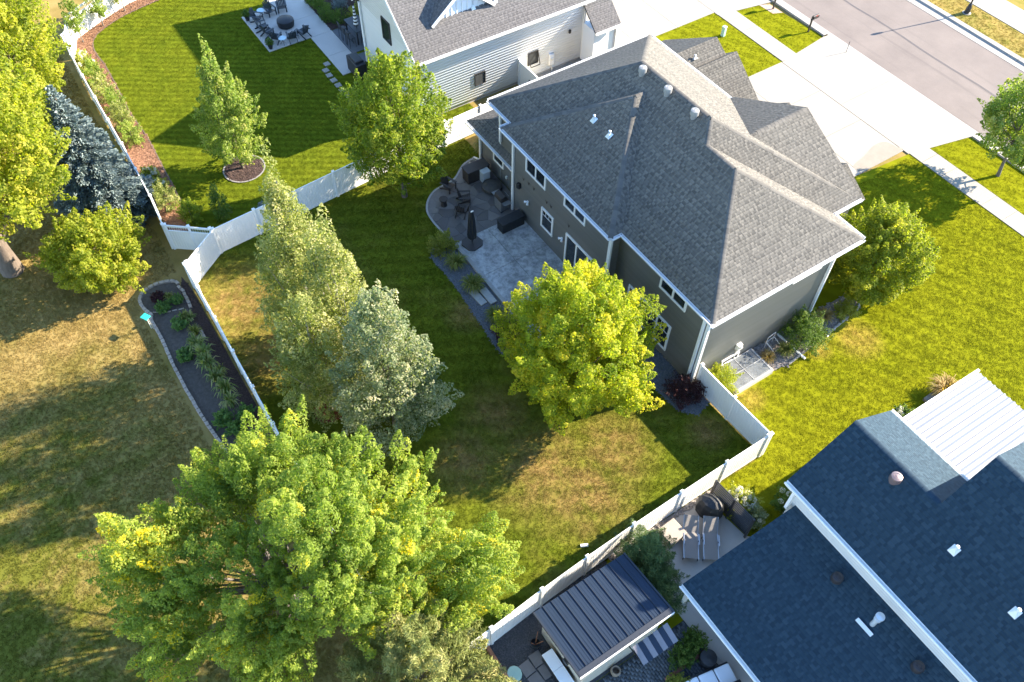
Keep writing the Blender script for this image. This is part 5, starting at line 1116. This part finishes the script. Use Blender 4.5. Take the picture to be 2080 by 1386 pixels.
# plants of the mulch bed along the white house lawn
for i,(x,y,r,h,lm,s) in enumerate(((-42.6,-18.0,.55,.8,L_CHART,0),(-41.5,-17.9,.55,.8,L_CHART,1),(-28.9,-18.0,.5,.75,L_CHART,2),(-27.5,-17.9,.55,.8,L_CHART,3))):
    hydrangea(('cream hydrangea near the far corner of the mulch bed','cream hydrangea second from the far corner of the mulch bed','cream hydrangea beside the blue spruce tip','cream hydrangea next to the blue spruce, nearer the camera')[i],(x,y),r,h,9,230+i,.11,1500,lm)
for i,(x,y,h) in enumerate(((-39.6,-17.9,2.0),(-37.6,-17.85,2.2),(-35.8,-17.75,2.3),(-34.2,-17.8,2.1),(-32.7,-17.8,1.8),(-25.8,-17.9,2.2),(-24.2,-17.2,1.6))):
    tree('columnar_shrub',('narrow upright shrub after the cream hydrangeas in the mulch bed','second narrow upright shrub along the mulch bed','third narrow upright shrub along the mulch bed','fourth narrow upright shrub along the mulch bed','fifth narrow upright shrub, partly behind the spruce','narrow upright shrub near the lattice fence','shorter dark upright shrub close to the lattice fence')[i],(x,y),h,.15,.55,COLUMN,.2,40,4200,.085,(L_OAK,L_BIRCH)[i%2] if i<6 else L_MAPLE2,BARK,240+i,.03,'shrub',nt_=8,group='upright shrubs in the mulch bed')
tree('columnar_shrub','dark columnar shrub standing on the lawn by the yard fence',(-23.4,-15.6),2.6,.15,.42,COLUMN,.2,45,4200,.075,L_DARK,BARK,251,.03,'shrub',nt_=6)
shrub('blue_spruce_shrub','small blue conifer globe behind the yard fence',(-22.6,-13.4),.35,.7,L_SPRUCE,252,1200)
for i,(x,y) in enumerate(((-46.2,-15.5),(-45.0,-17.3),(-47.2,-13.6))):
    tree('sapling',('young staked sapling in the middle of the far mulch bed','young sapling at the corner of the far mulch bed','young sapling at the top edge of the far mulch bed')[i],(x,y),3.6,.9,.55,OVAL,.22,40,3600,.1,L_OAK,BARKG,260+i,.03,'tree',nt_=8,group='saplings by the far fence')
for i,(x,y) in enumerate(((-47.2,-15.9),(-46.9,-14.9),(-47.6,-14.1),(-47.4,-13.1))):
    tag(MB().tube([(0,0,0),(.02,.01,1.7)],.02,6).build('garden_stake',m_dark,at=(x,y,0)),('black stake nearest the corner of the far mulch bed','second black stake in the far mulch bed','third black stake in the far mulch bed','last black stake near the top edge of the picture')[i],'stake','stakes by the far fence')
# shrubs in the white house bed
for i,(x,y,r,lm) in enumerate(((-40.6,-1.7,.55,L_DARK),(-39.6,-1.5,.6,L_DARK),(-38.4,-1.6,.6,L_DARK),(-37.5,-1.1,.65,L_DARK),(-39.2,-.2,.6,L_SPRUCE),(-37.4,.2,.6,L_CHART))):
    shrub('bed_shrub',('round green shrub at the top edge in the white house bed','second round green shrub in the white house bed','third round green shrub in the white house bed','dark green shrub next to the dining table','blue-green shrub behind the row in the white house bed','bright yellow-green shrub at the corner of the white house')[i],(x,y),r,.85,lm,270+i,1800)
# vegetable bed plants
veg=[(-19.2,-20.4,.4,.45,'b'),(-18.7,-20.9,.5,.4,'d'),(-19.5,-20.9,.45,.35,'p'),(-18.75,-20.1,.4,.5,'d'),(-17.45,-20.2,.42,.6,'b'),(-17.1,-20.55,.45,.5,'c'),(-17.25,-19.95,.4,.5,'g'),(-16.2,-20.05,.5,.6,'b'),(-16.3,-21.2,.4,.4,'c'),(-15.0,-21.05,.48,.55,'c'),(-15.2,-20.3,.6,.95,'g'),(-14.4,-20.2,.6,1.0,'g'),(-13.7,-20.25,.6,1.0,'g'),(-13.8,-20.75,.5,.6,'c'),(-12.65,-20.25,.6,1.0,'g'),(-12.9,-19.95,.55,.8,'b'),(-11.8,-20.1,.6,1.05,'g'),(-11.9,-20.7,.55,.7,'d'),(-11.0,-20.2,.55,.9,'g'),(-11.1,-21.1,.5,.7,'d'),(-10.3,-20.9,.6,.8,'d'),(-9.9,-19.9,.6,.9,'d'),(-13.0,-20.9,.5,.6,'d'),(-9.4,-20.6,.6,.8,'d')]
L_VEG=leaf_mat('leaf_vegetable',[(0,(.045,.10,.025)),(.5,(.09,.17,.04)),(1,(.17,.25,.07))],.3); L_CORN=leaf_mat('blade_corn',[(0,(.11,.16,.04)),(.5,(.20,.25,.075)),(1,(.42,.38,.18))],.3)
veg=[v for i,v in enumerate(veg) if i not in (8,13,17,19,22)]; veg=[(x,y,r*(.72 if k in 'dcp' else .95),h*.85,k) for x,y,r,h,k in veg]
nv={}
ordw=['first','second','third','fourth','fifth','sixth','seventh','eighth','ninth','tenth']
for i,(x,y,r,h,k) in enumerate(veg):
    j=nv.get(k,0); nv[k]=j+1; od=ordw[j]
    if k=='g': blades('corn_plant',od+' tall strap-leaved corn plant along the vegetable bed, counted from the far end',(x,y),r,h,L_CORN,300+i,60,.035,'corn','corn plants in the vegetable bed')
    elif k=='b': blades('onion_plant',od+' thin-leaved green plant in the vegetable bed, counted from the far end',(x,y),r*.8,h,L_BLADE,300+i,70,.02,'vegetable plant','thin-leaved plants in the vegetable bed')
    else: shrub('vegetable_plant',od+{'c':' broad-leaved squash plant in the vegetable bed, counted from the far end','d':' bushy dark green plant in the vegetable bed, counted from the far end','p':' reddish low plant in the round end of the vegetable bed'}[k],(x,y),r,h,L_VEG if k!='p' else L_PURP,300+i,500 if k=='c' else 1100,.2 if k=='c' else .09,'vegetable plant','bushy plants in the vegetable bed',stem=False)
shrub('hedge_shrub','low dark hedge with reddish leaves beside the paver patio',(10.45,-8.7),.5,.75,L_DARK,350,2600); shrub('hedge_shrub','low dark hedge end nearer the metal shed',(10.6,-9.6),.5,.7,L_DARK,351,2600)
shrub('potted_shrub','small green shrub at the lower edge beside the sofa',(11.3,-10.4),.4,.6,L_SHRUB,352,1500)

# ------------------------------------------------------------------ furniture and small things
m_navyw=plain('painted_dark_blue',(.022,.032,.042),.55,.25,5); m_brown=plain('dark_stained_wood',(.032,.026,.024),.6,.3,5); m_cover=plain('black_cover',(.014,.016,.019),.55,.3,6,.5,14)
m_tan=plain('tan_cover',(.27,.235,.205),.75,.12,4,.3,10); m_sling=plain('taupe_sling',(.20,.185,.17),.8,.06,20,.3,120); m_steel=plain('grey_steel',(.35,.36,.37),.35,.08,metal=.7); m_green=plain('utility_green',(.33,.48,.40),.5,.08,3)
m_tile=plain('pale_blue_top',(.42,.55,.60),.3,.08)
def adirondack(mat,label,group,loc,rz):
    r=empty('adirondack_chair',(0,0,0),0,label,'chair',group)
    for i in range(5): MB().obox((.0+0*i,(.30-.105*i),.36-.022*i),(.52,.095,.025),0,.2*1).build('seat_slat',mat,r)
    for i in range(5):
        x=-.2+.1*i; hh=.78-.06*abs(i-2); MB().bar((x,-.2,.26),(x*1.18,-.2-.3*hh,.26+hh*.95),.085,.022).build('back_slat',mat,r)
    MB().bar((-.27,-.32,.62),(.27,-.32,.62),.05,.03).build('back_rail',mat,r)
    for s in (-1,1):
        MB().obox((s*.31,-.02,.55),(.13,.74,.025)).build('arm',mat,r); MB().bar((s*.29,.3,0),(s*.29,.3,.54),.09,.03).build('leg',mat,r); MB().bar((s*.27,.33,.33),(s*.27,-.5,.02),.03,.11).build('leg',mat,r)
    r.location=loc; r.rotation_euler=(0,0,rz); return r
c=(-39.2,-4.5)
spots=[(-40.75,-6.0),(-39.6,-6.15),(-38.8,-6.05),(-37.85,-5.85),(-37.3,-4.85),(-37.4,-3.95),(-41.1,-4.85),(-41.1,-3.95)]
lb=['dark adirondack chair at the outer corner of the concrete patio','dark adirondack chair second along the patio edge','dark adirondack chair third along the patio edge','dark adirondack chair beside the nearer round side table','dark adirondack chair right of the nearer side table','dark adirondack chair nearest the long concrete walk','dark adirondack chair left of the top pair','dark adirondack chair at the top edge of the patio']
ch=None
for (x,y),l in zip(spots,lb):
    a=math.atan2(c[1]-y,c[0]-x)-math.pi/2
    if ch is None: ch=adirondack(m_navyw,l,'adirondack chairs round the covered fire pit',(x,y,.05),a)
    else: copy_tree(ch,(x,y,.05),a,l)
def side_table(loc,label):
    r=empty('side_table',(0,0,0),0,label,'table','pale round side tables'); MB().lathe([(.27,.47),(.28,.48),(.28,.5),(.26,.505)],(0,0,0),24).build('table_top',m_tile,r)
    for i in range(3):
        a=i*2.094; MB().tube([(.2*math.cos(a),.2*math.sin(a),0),(-.12*math.cos(a),-.12*math.sin(a),.47)],.014,6).build('leg',m_dark,r)
    r.location=loc; return r
side_table((-41.2,-5.5,.05),'pale round side table at the far corner of the chair circle'); side_table((-37.25,-5.6,.05),'pale round side table at the near corner of the chair circle')
o=MB().lathe([(.42,0),(.58,.05),(.62,.3),(.6,.5),(.5,.56),(.1,.6),(.01,.6)],(0,0,0),20).build('covered_fire_pit',m_cover,at=(-39.2,-4.5,.05),smooth=True); tag(o,'round fire pit under a black cover amid the adirondack chairs','fire pit')
def pot_plant(loc,label,s):
    r=empty('potted_plant',loc,0,label,'potted plant','potted plants on the patio corners'); MB().lathe([(.13,0),(.2,.36),(.21,.38),(.17,.38),(.16,.3),(.01,.3)],(0,0,0),14).build('pot',m_dark,r,smooth=True)
    rng=np.random.default_rng(s); leaves('foliage',r,[(0,0,.55),(.12,.08,.5),(-.12,.05,.5),(0,-.13,.5)],[(.2,.2,.2)]*4,700,.08,L_DARK,rng,(0,0,.4),None)
pot_plant((-41.3,-6.55,.05),'potted plant at the outer corner of the concrete patio',1); pot_plant((-37.25,-6.55,.05),'potted plant at the near corner of the concrete patio',2)
# dining set with striped umbrella
dt=empty('dining_table',(-35.2,-.75,.06),0,'tall dark rectangular patio table by the white house','table'); MB().box(-.95,-.55,.98,.95,.55,1.04).build('table_top',m_navyw,dt)
for x in (-.85,.85):
    for y in (-.45,.45): MB().box(x-.04,y-.04,0,x+.04,y+.04,.98).build('leg',m_dark,dt)
def bar_chair(loc,rz,label):
    r=empty('bar_chair',(0,0,0),0,label,'chair','dark bar chairs round the patio table'); MB().box(-.22,-.22,.68,.22,.22,.72).build('seat',m_cover,r); MB().obox((0,-.22,.98),(.44,.03,.5),0,.12).build('backrest',m_cover,r)
    for x in (-.2,.2):
        for y in (-.2,.2): MB().bar((x*1.15,y*1.15,0),(x,y,.68),.03).build('leg',m_dark,r)
    MB().bar((-.22,.21,.25),(.22,.21,.25),.025).build('foot_rail',m_dark,r)
    r.location=loc; r.rotation_euler=(0,0,rz); return r
b0=bar_chair((-35.75,-1.65,.06),0,'dark bar chair at the patio table, farthest along the walk side')
for i,(x,y,a) in enumerate(((-35.1,-1.65,0),(-34.45,-1.65,0),(-33.95,-.8,math.pi/2),(-35.3,.2,math.pi),(-34.6,.2,math.pi))): copy_tree(b0,(x,y,.06),a,('dark bar chair at the patio table, middle of the walk side','dark bar chair at the patio table, nearest along the walk side','dark bar chair at the near end of the patio table','dark bar chair on the house side of the patio table, far one','dark bar chair on the house side of the patio table, near one')[i])
um=empty('striped_umbrella',(-34.75,-1.0,.06),0,'closed black and white striped umbrella at the patio table','umbrella'); MB().tube([(0,0,0),(0,0,2.75)],.025,8).build('pole',m_dark,um)
m_strw=plain('canvas_white',(.78,.78,.76),.7,.04)
zz=np.linspace(1.25,2.7,13)
for i in range(12):
    r0,r1=.05+.13*(1-(zz[i]-1.25)/1.45),.05+.13*(1-(zz[i+1]-1.25)/1.45)
    MB().lathe([(r0,zz[i]),(r1,zz[i+1])],(0,0,0),12).build('canopy_stripe',m_strw if i%2 else m_dark,um)
o=MB().obox((0,0,.55),(1.6,.75,1.1)).obox((0,0,1.15),(1.1,.6,.2)).build('covered_grill',m_cover,at=(-31.5,-2.7,.05),bevel=.06); tag(o,'large barbecue under a black cover beside the white house','grill'); o['kind']='thing'; del o['kind']
# grey house patio
o=empty('storage_cabinet',(-18.4,-1.4,.07),0,'large black storage box against the low wing','storage box'); MB().box(-.35,-.75,0,.35,.75,.84).build('body',m_brown,o,bevel=.01); MB().box(-.38,-.78,.845,.38,.78,.9).build('lid',plain('lid_black',(.045,.042,.042),.55,.15),o,bevel=.01)
o=empty('white_cooler',(-17.9,-1.1,.07),0,'pale grey box with square lid beside the black storage box','box'); MB().box(-.25,-.25,0,.25,.25,.74).build('body',plain('cooler_grey',(.42,.46,.48),.6,.06),o,bevel=.015); MB().box(-.27,-.27,.745,.27,.27,.8).build('lid',plain('cooler_lid',(.52,.56,.58),.6,.06),o,bevel=.01)
adirondack(m_brown,'dark brown adirondack chair at the lawn edge of the flagstone patio','chairs on the flagstone patio',(-18.35,-3.35,.08),-math.pi/2+.35)
adirondack(m_brown,'dark adirondack chair facing away near the folded umbrella','chairs on the flagstone patio',(-16.2,-3.75,.08),.75)
adirondack(m_brown,'dark adirondack chair behind the folded umbrella toward the house','chairs on the flagstone patio',(-16.95,-3.1,.08),-.5)
o=empty('round_stool',(-17.35,-4.3,.08),0,'small dark round table at the curved patio edge','table'); MB().lathe([(.24,.46),(.26,.48),(.26,.52),(.01,.53)],(0,0,0),20).build('table_top',m_brown,o); MB().lathe([(.2,0),(.16,.2),(.2,.46)],(0,0,0),16).build('pedestal',m_brown,o)
o=empty('gas_grill',(-15.3,-1.55,.08),math.pi,'stainless gas grill with black lid by the downspout','grill')
MB().box(-.35,-.28,.1,.35,.28,.82).build('cabinet',m_steel,o,bevel=.01); MB().add([(-.38,-.3,.83),(.38,-.3,.83),(.38,.3,.83),(-.38,.3,.83),(-.36,-.05,1.2),(.36,-.05,1.2),(.36,.25,1.12),(-.36,.25,1.12)],[(3,2,1,0),(4,5,6,7),(0,1,5,4),(1,2,6,5),(2,3,7,6),(3,0,4,7)]).build('lid',m_brown,o,bevel=.03)
for s in (-1,1): MB().box(s*.38 if s>0 else -.7,-.25,.8,.7 if s>0 else -.38,.25,.84).build('side_shelf',m_steel,o)
MB().bar((-.25,-.34,.98),(.25,-.34,.98),.03).build('handle',m_steel,o)
for x in (-.28,.28): MB().lathe([(.06,0),(.06,.1)],(x,.2,0),10).build('wheel',m_dark,o)
o=empty('deck_box',(-13.7,-1.95,.165),0,'long black deck box on the patio below the small window','deck box'); MB().box(-.3,-.75,0,.3,.75,.62).build('body',m_cover,o,bevel=.02); MB().box(-.33,-.78,.625,.33,.78,.7).build('lid',m_cover,o,bevel=.015)
o=empty('cantilever_umbrella',(-13.75,-4.55,.165),.2,'folded black patio umbrella on a dark square base','umbrella')
MB().prism([(-.55,-.3),(-.3,-.55),(.3,-.55),(.55,-.3),(.55,.3),(.3,.55),(-.3,.55),(-.55,.3)],0,.09).build('base_plate',plain('lid_black',(.045,.042,.042)),o,bevel=.02); MB().tube([(0,0,.09),(0,0,2.55)],.035,10).build('pole',m_dark,o)
V=[];F=[];n=16;pr=[(.08,2.5),(.13,2.3),(.17,1.9),(.2,1.3),(.24,.8),(.2,.5),(.1,.4)]
for r,z in pr:
    for j in range(n): a=j*6.283/n; rr=r*(1+.22*(j%2)); V.append((rr*math.cos(a),rr*math.sin(a),z))
for i in range(len(pr)-1):
    for j in range(n): F.append((i*n+j,(i+1)*n+j,(i+1)*n+(j+1)%n,i*n+(j+1)%n))
MB().add(V,F).build('folded_canopy',m_cover,o); MB().tube([(0,0,2.5),(.12,.05,2.62)],[.05,.03],8).build('finial',m_lampw,o)
hz=empty('garden_hose',(-19.45,-.95,.07),0,'coiled pale garden hose beside the low wing corner','hose')
pts=[(.28*math.cos(t)*(1-.012*t),.28*math.sin(t)*(1-.012*t),.03+.008*t) for t in np.linspace(0,25,110)]; MB().tube(pts,.016,6).build('hose_coil',plain('hose_tan',(.36,.34,.28),.6,.1),hz)
o=MB().lathe([(.5,0),(.62,.1),(.6,.3),(.3,.42),(.01,.45)],(0,0,0),18).build('covered_firewood_mound',plain('brown_cover',(.06,.055,.05),.7,.3,6,.6,12),at=(-17.0,-1.15,.07)); o.name='covered_table'; tag(o,'dark round covered table between the storage box and grill','covered table')
blades('grass_clump','grey-green ornamental grass at the low wing corner',(-20.0,.3),.8,.7,L_BLADE,360,300)
# right wall things
o=empty('garden_swing_frame',(.95,4.75,0),.1,'small white metal garden frame against the right wall','garden frame')
mm=plain('aged_white_metal',(.55,.53,.50),.5,.1)
for p,q in (((-.25,-.3,0),(-.25,-.3,.9)),((-.25,.3,0),(-.25,.3,.9)),((-.25,-.3,.9),(-.25,.3,.9)),((.35,-.3,.25),(-.25,-.3,.5)),((.35,.3,.25),(-.25,.3,.5)),((.35,-.3,.25),(.35,.3,.25)),((.35,-.3,0),(.35,-.3,.25)),((.35,.3,0),(.35,.3,.25)),((-.25,-.3,.5),(-.25,.3,.5))): MB().bar(p,q,.035).build('frame_bar',mm,o)
# lower right patio
def chaise(loc,rz,label):
    r=empty('chaise_lounge',(0,0,0),0,label,'lounger','taupe chaise lounges on the neighbour patio')
    MB().obox((0,.0,.36),(.6,1.25,.03)).build('seat_sling',m_sling,r,bevel=.01); MB().obox((0,-.95,.52),(.6,.75,.03),0,-.45).build('back_sling',m_sling,r,bevel=.01)
    for s in (-1,1):
        MB().bar((s*.32,-.6,.36),(s*.32,.65,.36),.035).build('side_rail',m_steel,r); MB().bar((s*.32,-.6,.36),(s*.32,-1.28,.7),.03).build('back_rail',m_steel,r); MB().bar((s*.33,-.45,.58),(s*.33,.05,.58),.045,.03).build('arm',m_steel,r)
        for y in (-.5,.55): MB().bar((s*.32,y,0),(s*.32,y,.36),.035).build('leg',m_dark,r)
        MB().bar((s*.33,-.2,.36),(s*.33,-.2,.58),.03).build('arm_post',m_dark,r)
    r.location=loc; r.rotation_euler=(0,0,rz); return r
c0=chaise((7.1,-6.1,.03),-math.radians(129),'taupe chaise lounge nearer the fence, beside the fire table')
copy_tree(c0,(7.62,-5.4,.03),-math.radians(129),'taupe chaise lounge nearer the slatted screen')
o=empty('fire_table',(6.2,-6.45,.03),.06,'tan covered square fire table beside the fence','fire table'); MB().box(-.42,-.45,0,.42,.45,.5).build('cover_skirt',m_tan,o,bevel=.05); MB().box(-.45,-.48,.5,.45,.48,.58).build('cover_top',m_tan,o,bevel=.03)
V=[];pr=[(.62,0),(.66,.35),(.62,.85),(.5,1.08),(.2,1.16),(.01,1.17)]
o=MB().lathe(pr,(0,0,0),10).build('covered_barbecue',m_cover,at=(6.2,-4.25,.03)); o.scale=(1,.72,1); o.rotation_euler=(0,0,.35); tag(o,'barbecue under a black cover beside the slatted screen','grill')
sc=base('slatted_screen',(7,-3.75,0),'black horizontal slat privacy screen at the patio edge','screen')
for i in range(11): MB().bar((5.75,-3.72,.15+i*.155),(8.05,-3.6,.15+i*.155),.035,.08).build('slat',m_dark,sc)
for x,y in ((5.75,-3.76),(6.9,-3.7),(8.05,-3.64)): MB().box(x-.05,y-.08,0,x+.05,y-.01,1.9).build('post',m_dark,sc)
o=empty('bench_box',(8.3,-14.15,.02),0,'white-topped bench box along the shed wall','bench'); MB().box(-.8,-.22,0,.8,.22,.72).build('body',m_dark,o)
for x in (-.8,.0): MB().box(x+.005,-.25,.73,x+.795,.25,.79).build('bench_lid',m_lampw,o,bevel=.01)
o=empty('potted_tool_rack',(6.85,-14.25,0),0,'black bucket with garden tools by the shed corner','bucket'); MB().lathe([(.17,0),(.22,.35),(.2,.35),(.16,.05)],(0,0,0),14).build('bucket',m_dark,o)
for dx,dy in ((.12,.1),(-.1,.12),(.02,-.12)): MB().tube([(0,0,.1),(dx*2,dy*2,.85)],.015,6).build('tool_handle',m_timb,o)
tag(MB().prism([(.3*math.cos(a)*1.1,.3*math.sin(a)) for a in np.linspace(0,6.283,13)[:-1]],0,.1).build('valve_box_lid',m_green,at=(7.35,-15.6,.01),bevel=.02),'pale green utility lid in the dark gravel','utility lid')
o=empty('outdoor_sofa',(12.0,-9.3,.03),-.2,'curved dark patio sofa with white cushions at the bottom edge','sofa'); MB().box(-.5,-1.1,0,.5,1.1,.32).build('frame',m_dark,o,bevel=.03)
for y in (-.72,.0,.72): MB().box(-.4,y-.34,.33,.45,y+.34,.48).build('cushion',m_lampw,o,bevel=.05)
MB().box(.36,-1.1,.33,.5,1.1,.7).build('backrest',m_dark,o,bevel=.03)
tag(MB().lathe([(.3,0),(.36,.3),(.34,.62),(.1,.68),(.01,.68)],(0,0,0),18).build('round_planter',m_cover,at=(11.25,-8.75,.03)),'dark round covered heater pot under the porch eave','planter')
tag(MB().box(-.07,-1.1,0,.07,1.1,.14).build('brick_edging',plain('brick_red',(.22,.085,.06),.85,.25,6),at=(10.9,-9.5,.02)),'red brick edging beside the paver patio','border')
o=empty('wall_pot',(9.55,-12.15,0),0,'woven pot standing against the shed front','pot'); MB().lathe([(.16,0),(.22,.3),(.18,.45),(.15,.45),(.12,.1)],(0,0,0),14).build('pot',plain('woven_tan',(.24,.19,.14),.8,.3,10),o)
o=MB().tube([(0,0,.03),(.16,.3,.05)],.075,12).build('white_vent_cap',m_lampw,at=(4.35,-10.1,0)); tag(o,'short white plastic pipe lying in the grass near the fence','pipe')
o=empty('garden_sign_post',(-17.85,-21.9,0),.2,'small turquoise tray on a post at the edge of the vegetable bed','bird feeder'); MB().tube([(0,0,0),(0,0,.95)],.02,6).build('post',m_meter,o); MB().obox((0,0,.98),(.42,.34,.05),.3).build('tray',plain('turquoise_paint',(.02,.36,.33),.5,.08),o,bevel=.01); MB().tube([(.1,.05,0),(.1,.05,.95)],.012,6).build('brace',m_meter,o)
# street things
o=mbx=empty('mailbox',(-18.44,26.85,0),.0,'dark mailbox on a post at the kerb','mailbox'); MB().box(-.05,-.05,0,.05,.05,1.25).build('post',m_brown,o); MB().box(-.04,-.12,.95,.04,.55,1.03).build('arm',m_brown,o)
pr=[(-.1,0),(.1,0),(.1,.14)]+[(.1*math.cos(a),.14+.1*math.sin(a)) for a in np.linspace(.3,2.84,7)]+[(-.1,.14)]
mb=MB();k=len(pr); mb.add([(x,.05,1.03+z) for x,z in pr]+[(x,.58,1.03+z) for x,z in pr],[tuple(range(k)),tuple(range(2*k-1,k-1,-1))]+[(k+i,k+(i+1)%k,(i+1)%k,i) for i in range(k)]); mb.build('box',m_brown,o)
MB().box(.105,.2,1.2,.115,.4,1.3).build('flag',plain('mail_flag',(.3,.05,.04)),o)
o=empty('utility_pedestal',(-21.4,21.3,0),.15,'pale green utility pedestal on the front lawn','utility box'); MB().box(-.13,-.13,0,.13,.13,.7).build('body',m_green,o,bevel=.02); MB().box(-.15,-.15,.705,.15,.15,.76).build('cap',m_green,o,bevel=.03)
def lamp(loc,label):
    r=empty('street_lamp',(0,0,0),0,label,'street lamp'); MB().lathe([(.24,0),(.24,.08),(.2,.1),(.17,.5),(.12,.62),(.13,.68),(.08,.75)],(0,0,0),14).build('base',m_dark,r,smooth=True); MB().lathe([(.06,.7),(.03,3.6),(.05,3.65)],(0,0,0),12).build('pole',m_dark,r,smooth=True)
    MB().lathe([(.05,3.65),(.09,3.72),(.11,4.0),(.09,4.03)],(0,0,0),10).build('lantern',m_lampw,r); MB().lathe([(.12,4.03),(.07,4.12),(.01,4.2)],(0,0,0),10).build('cap',m_dark,r); MB().lathe([(.32,-.02),(.32,.03)],(0,0,0),16).build('footing',m_conc2,r); r.location=loc; return r
lamp((-13.75,38.4,.1),'black street lamp post across the street')
copy_tree(mbx,(-21.95,26.75,0),None,'dark mailbox post in the pink rock bed at the top edge')
sheet('lamp_rock_bed',[(-22.9,26.2),(-22.5,26.95),(-21.2,27.0),(-21.5,26.3)],.012,plain('pink_rock',(.35,.25,.20),.9,.3,10,1,24))
o=MB().tube([(0,0,0),(0,0,.9)],.02,6).build('marker_stake',m_dark,at=(-15.2,27.3,0)); tag(o,'thin black marker stake at the driveway mouth','stake')
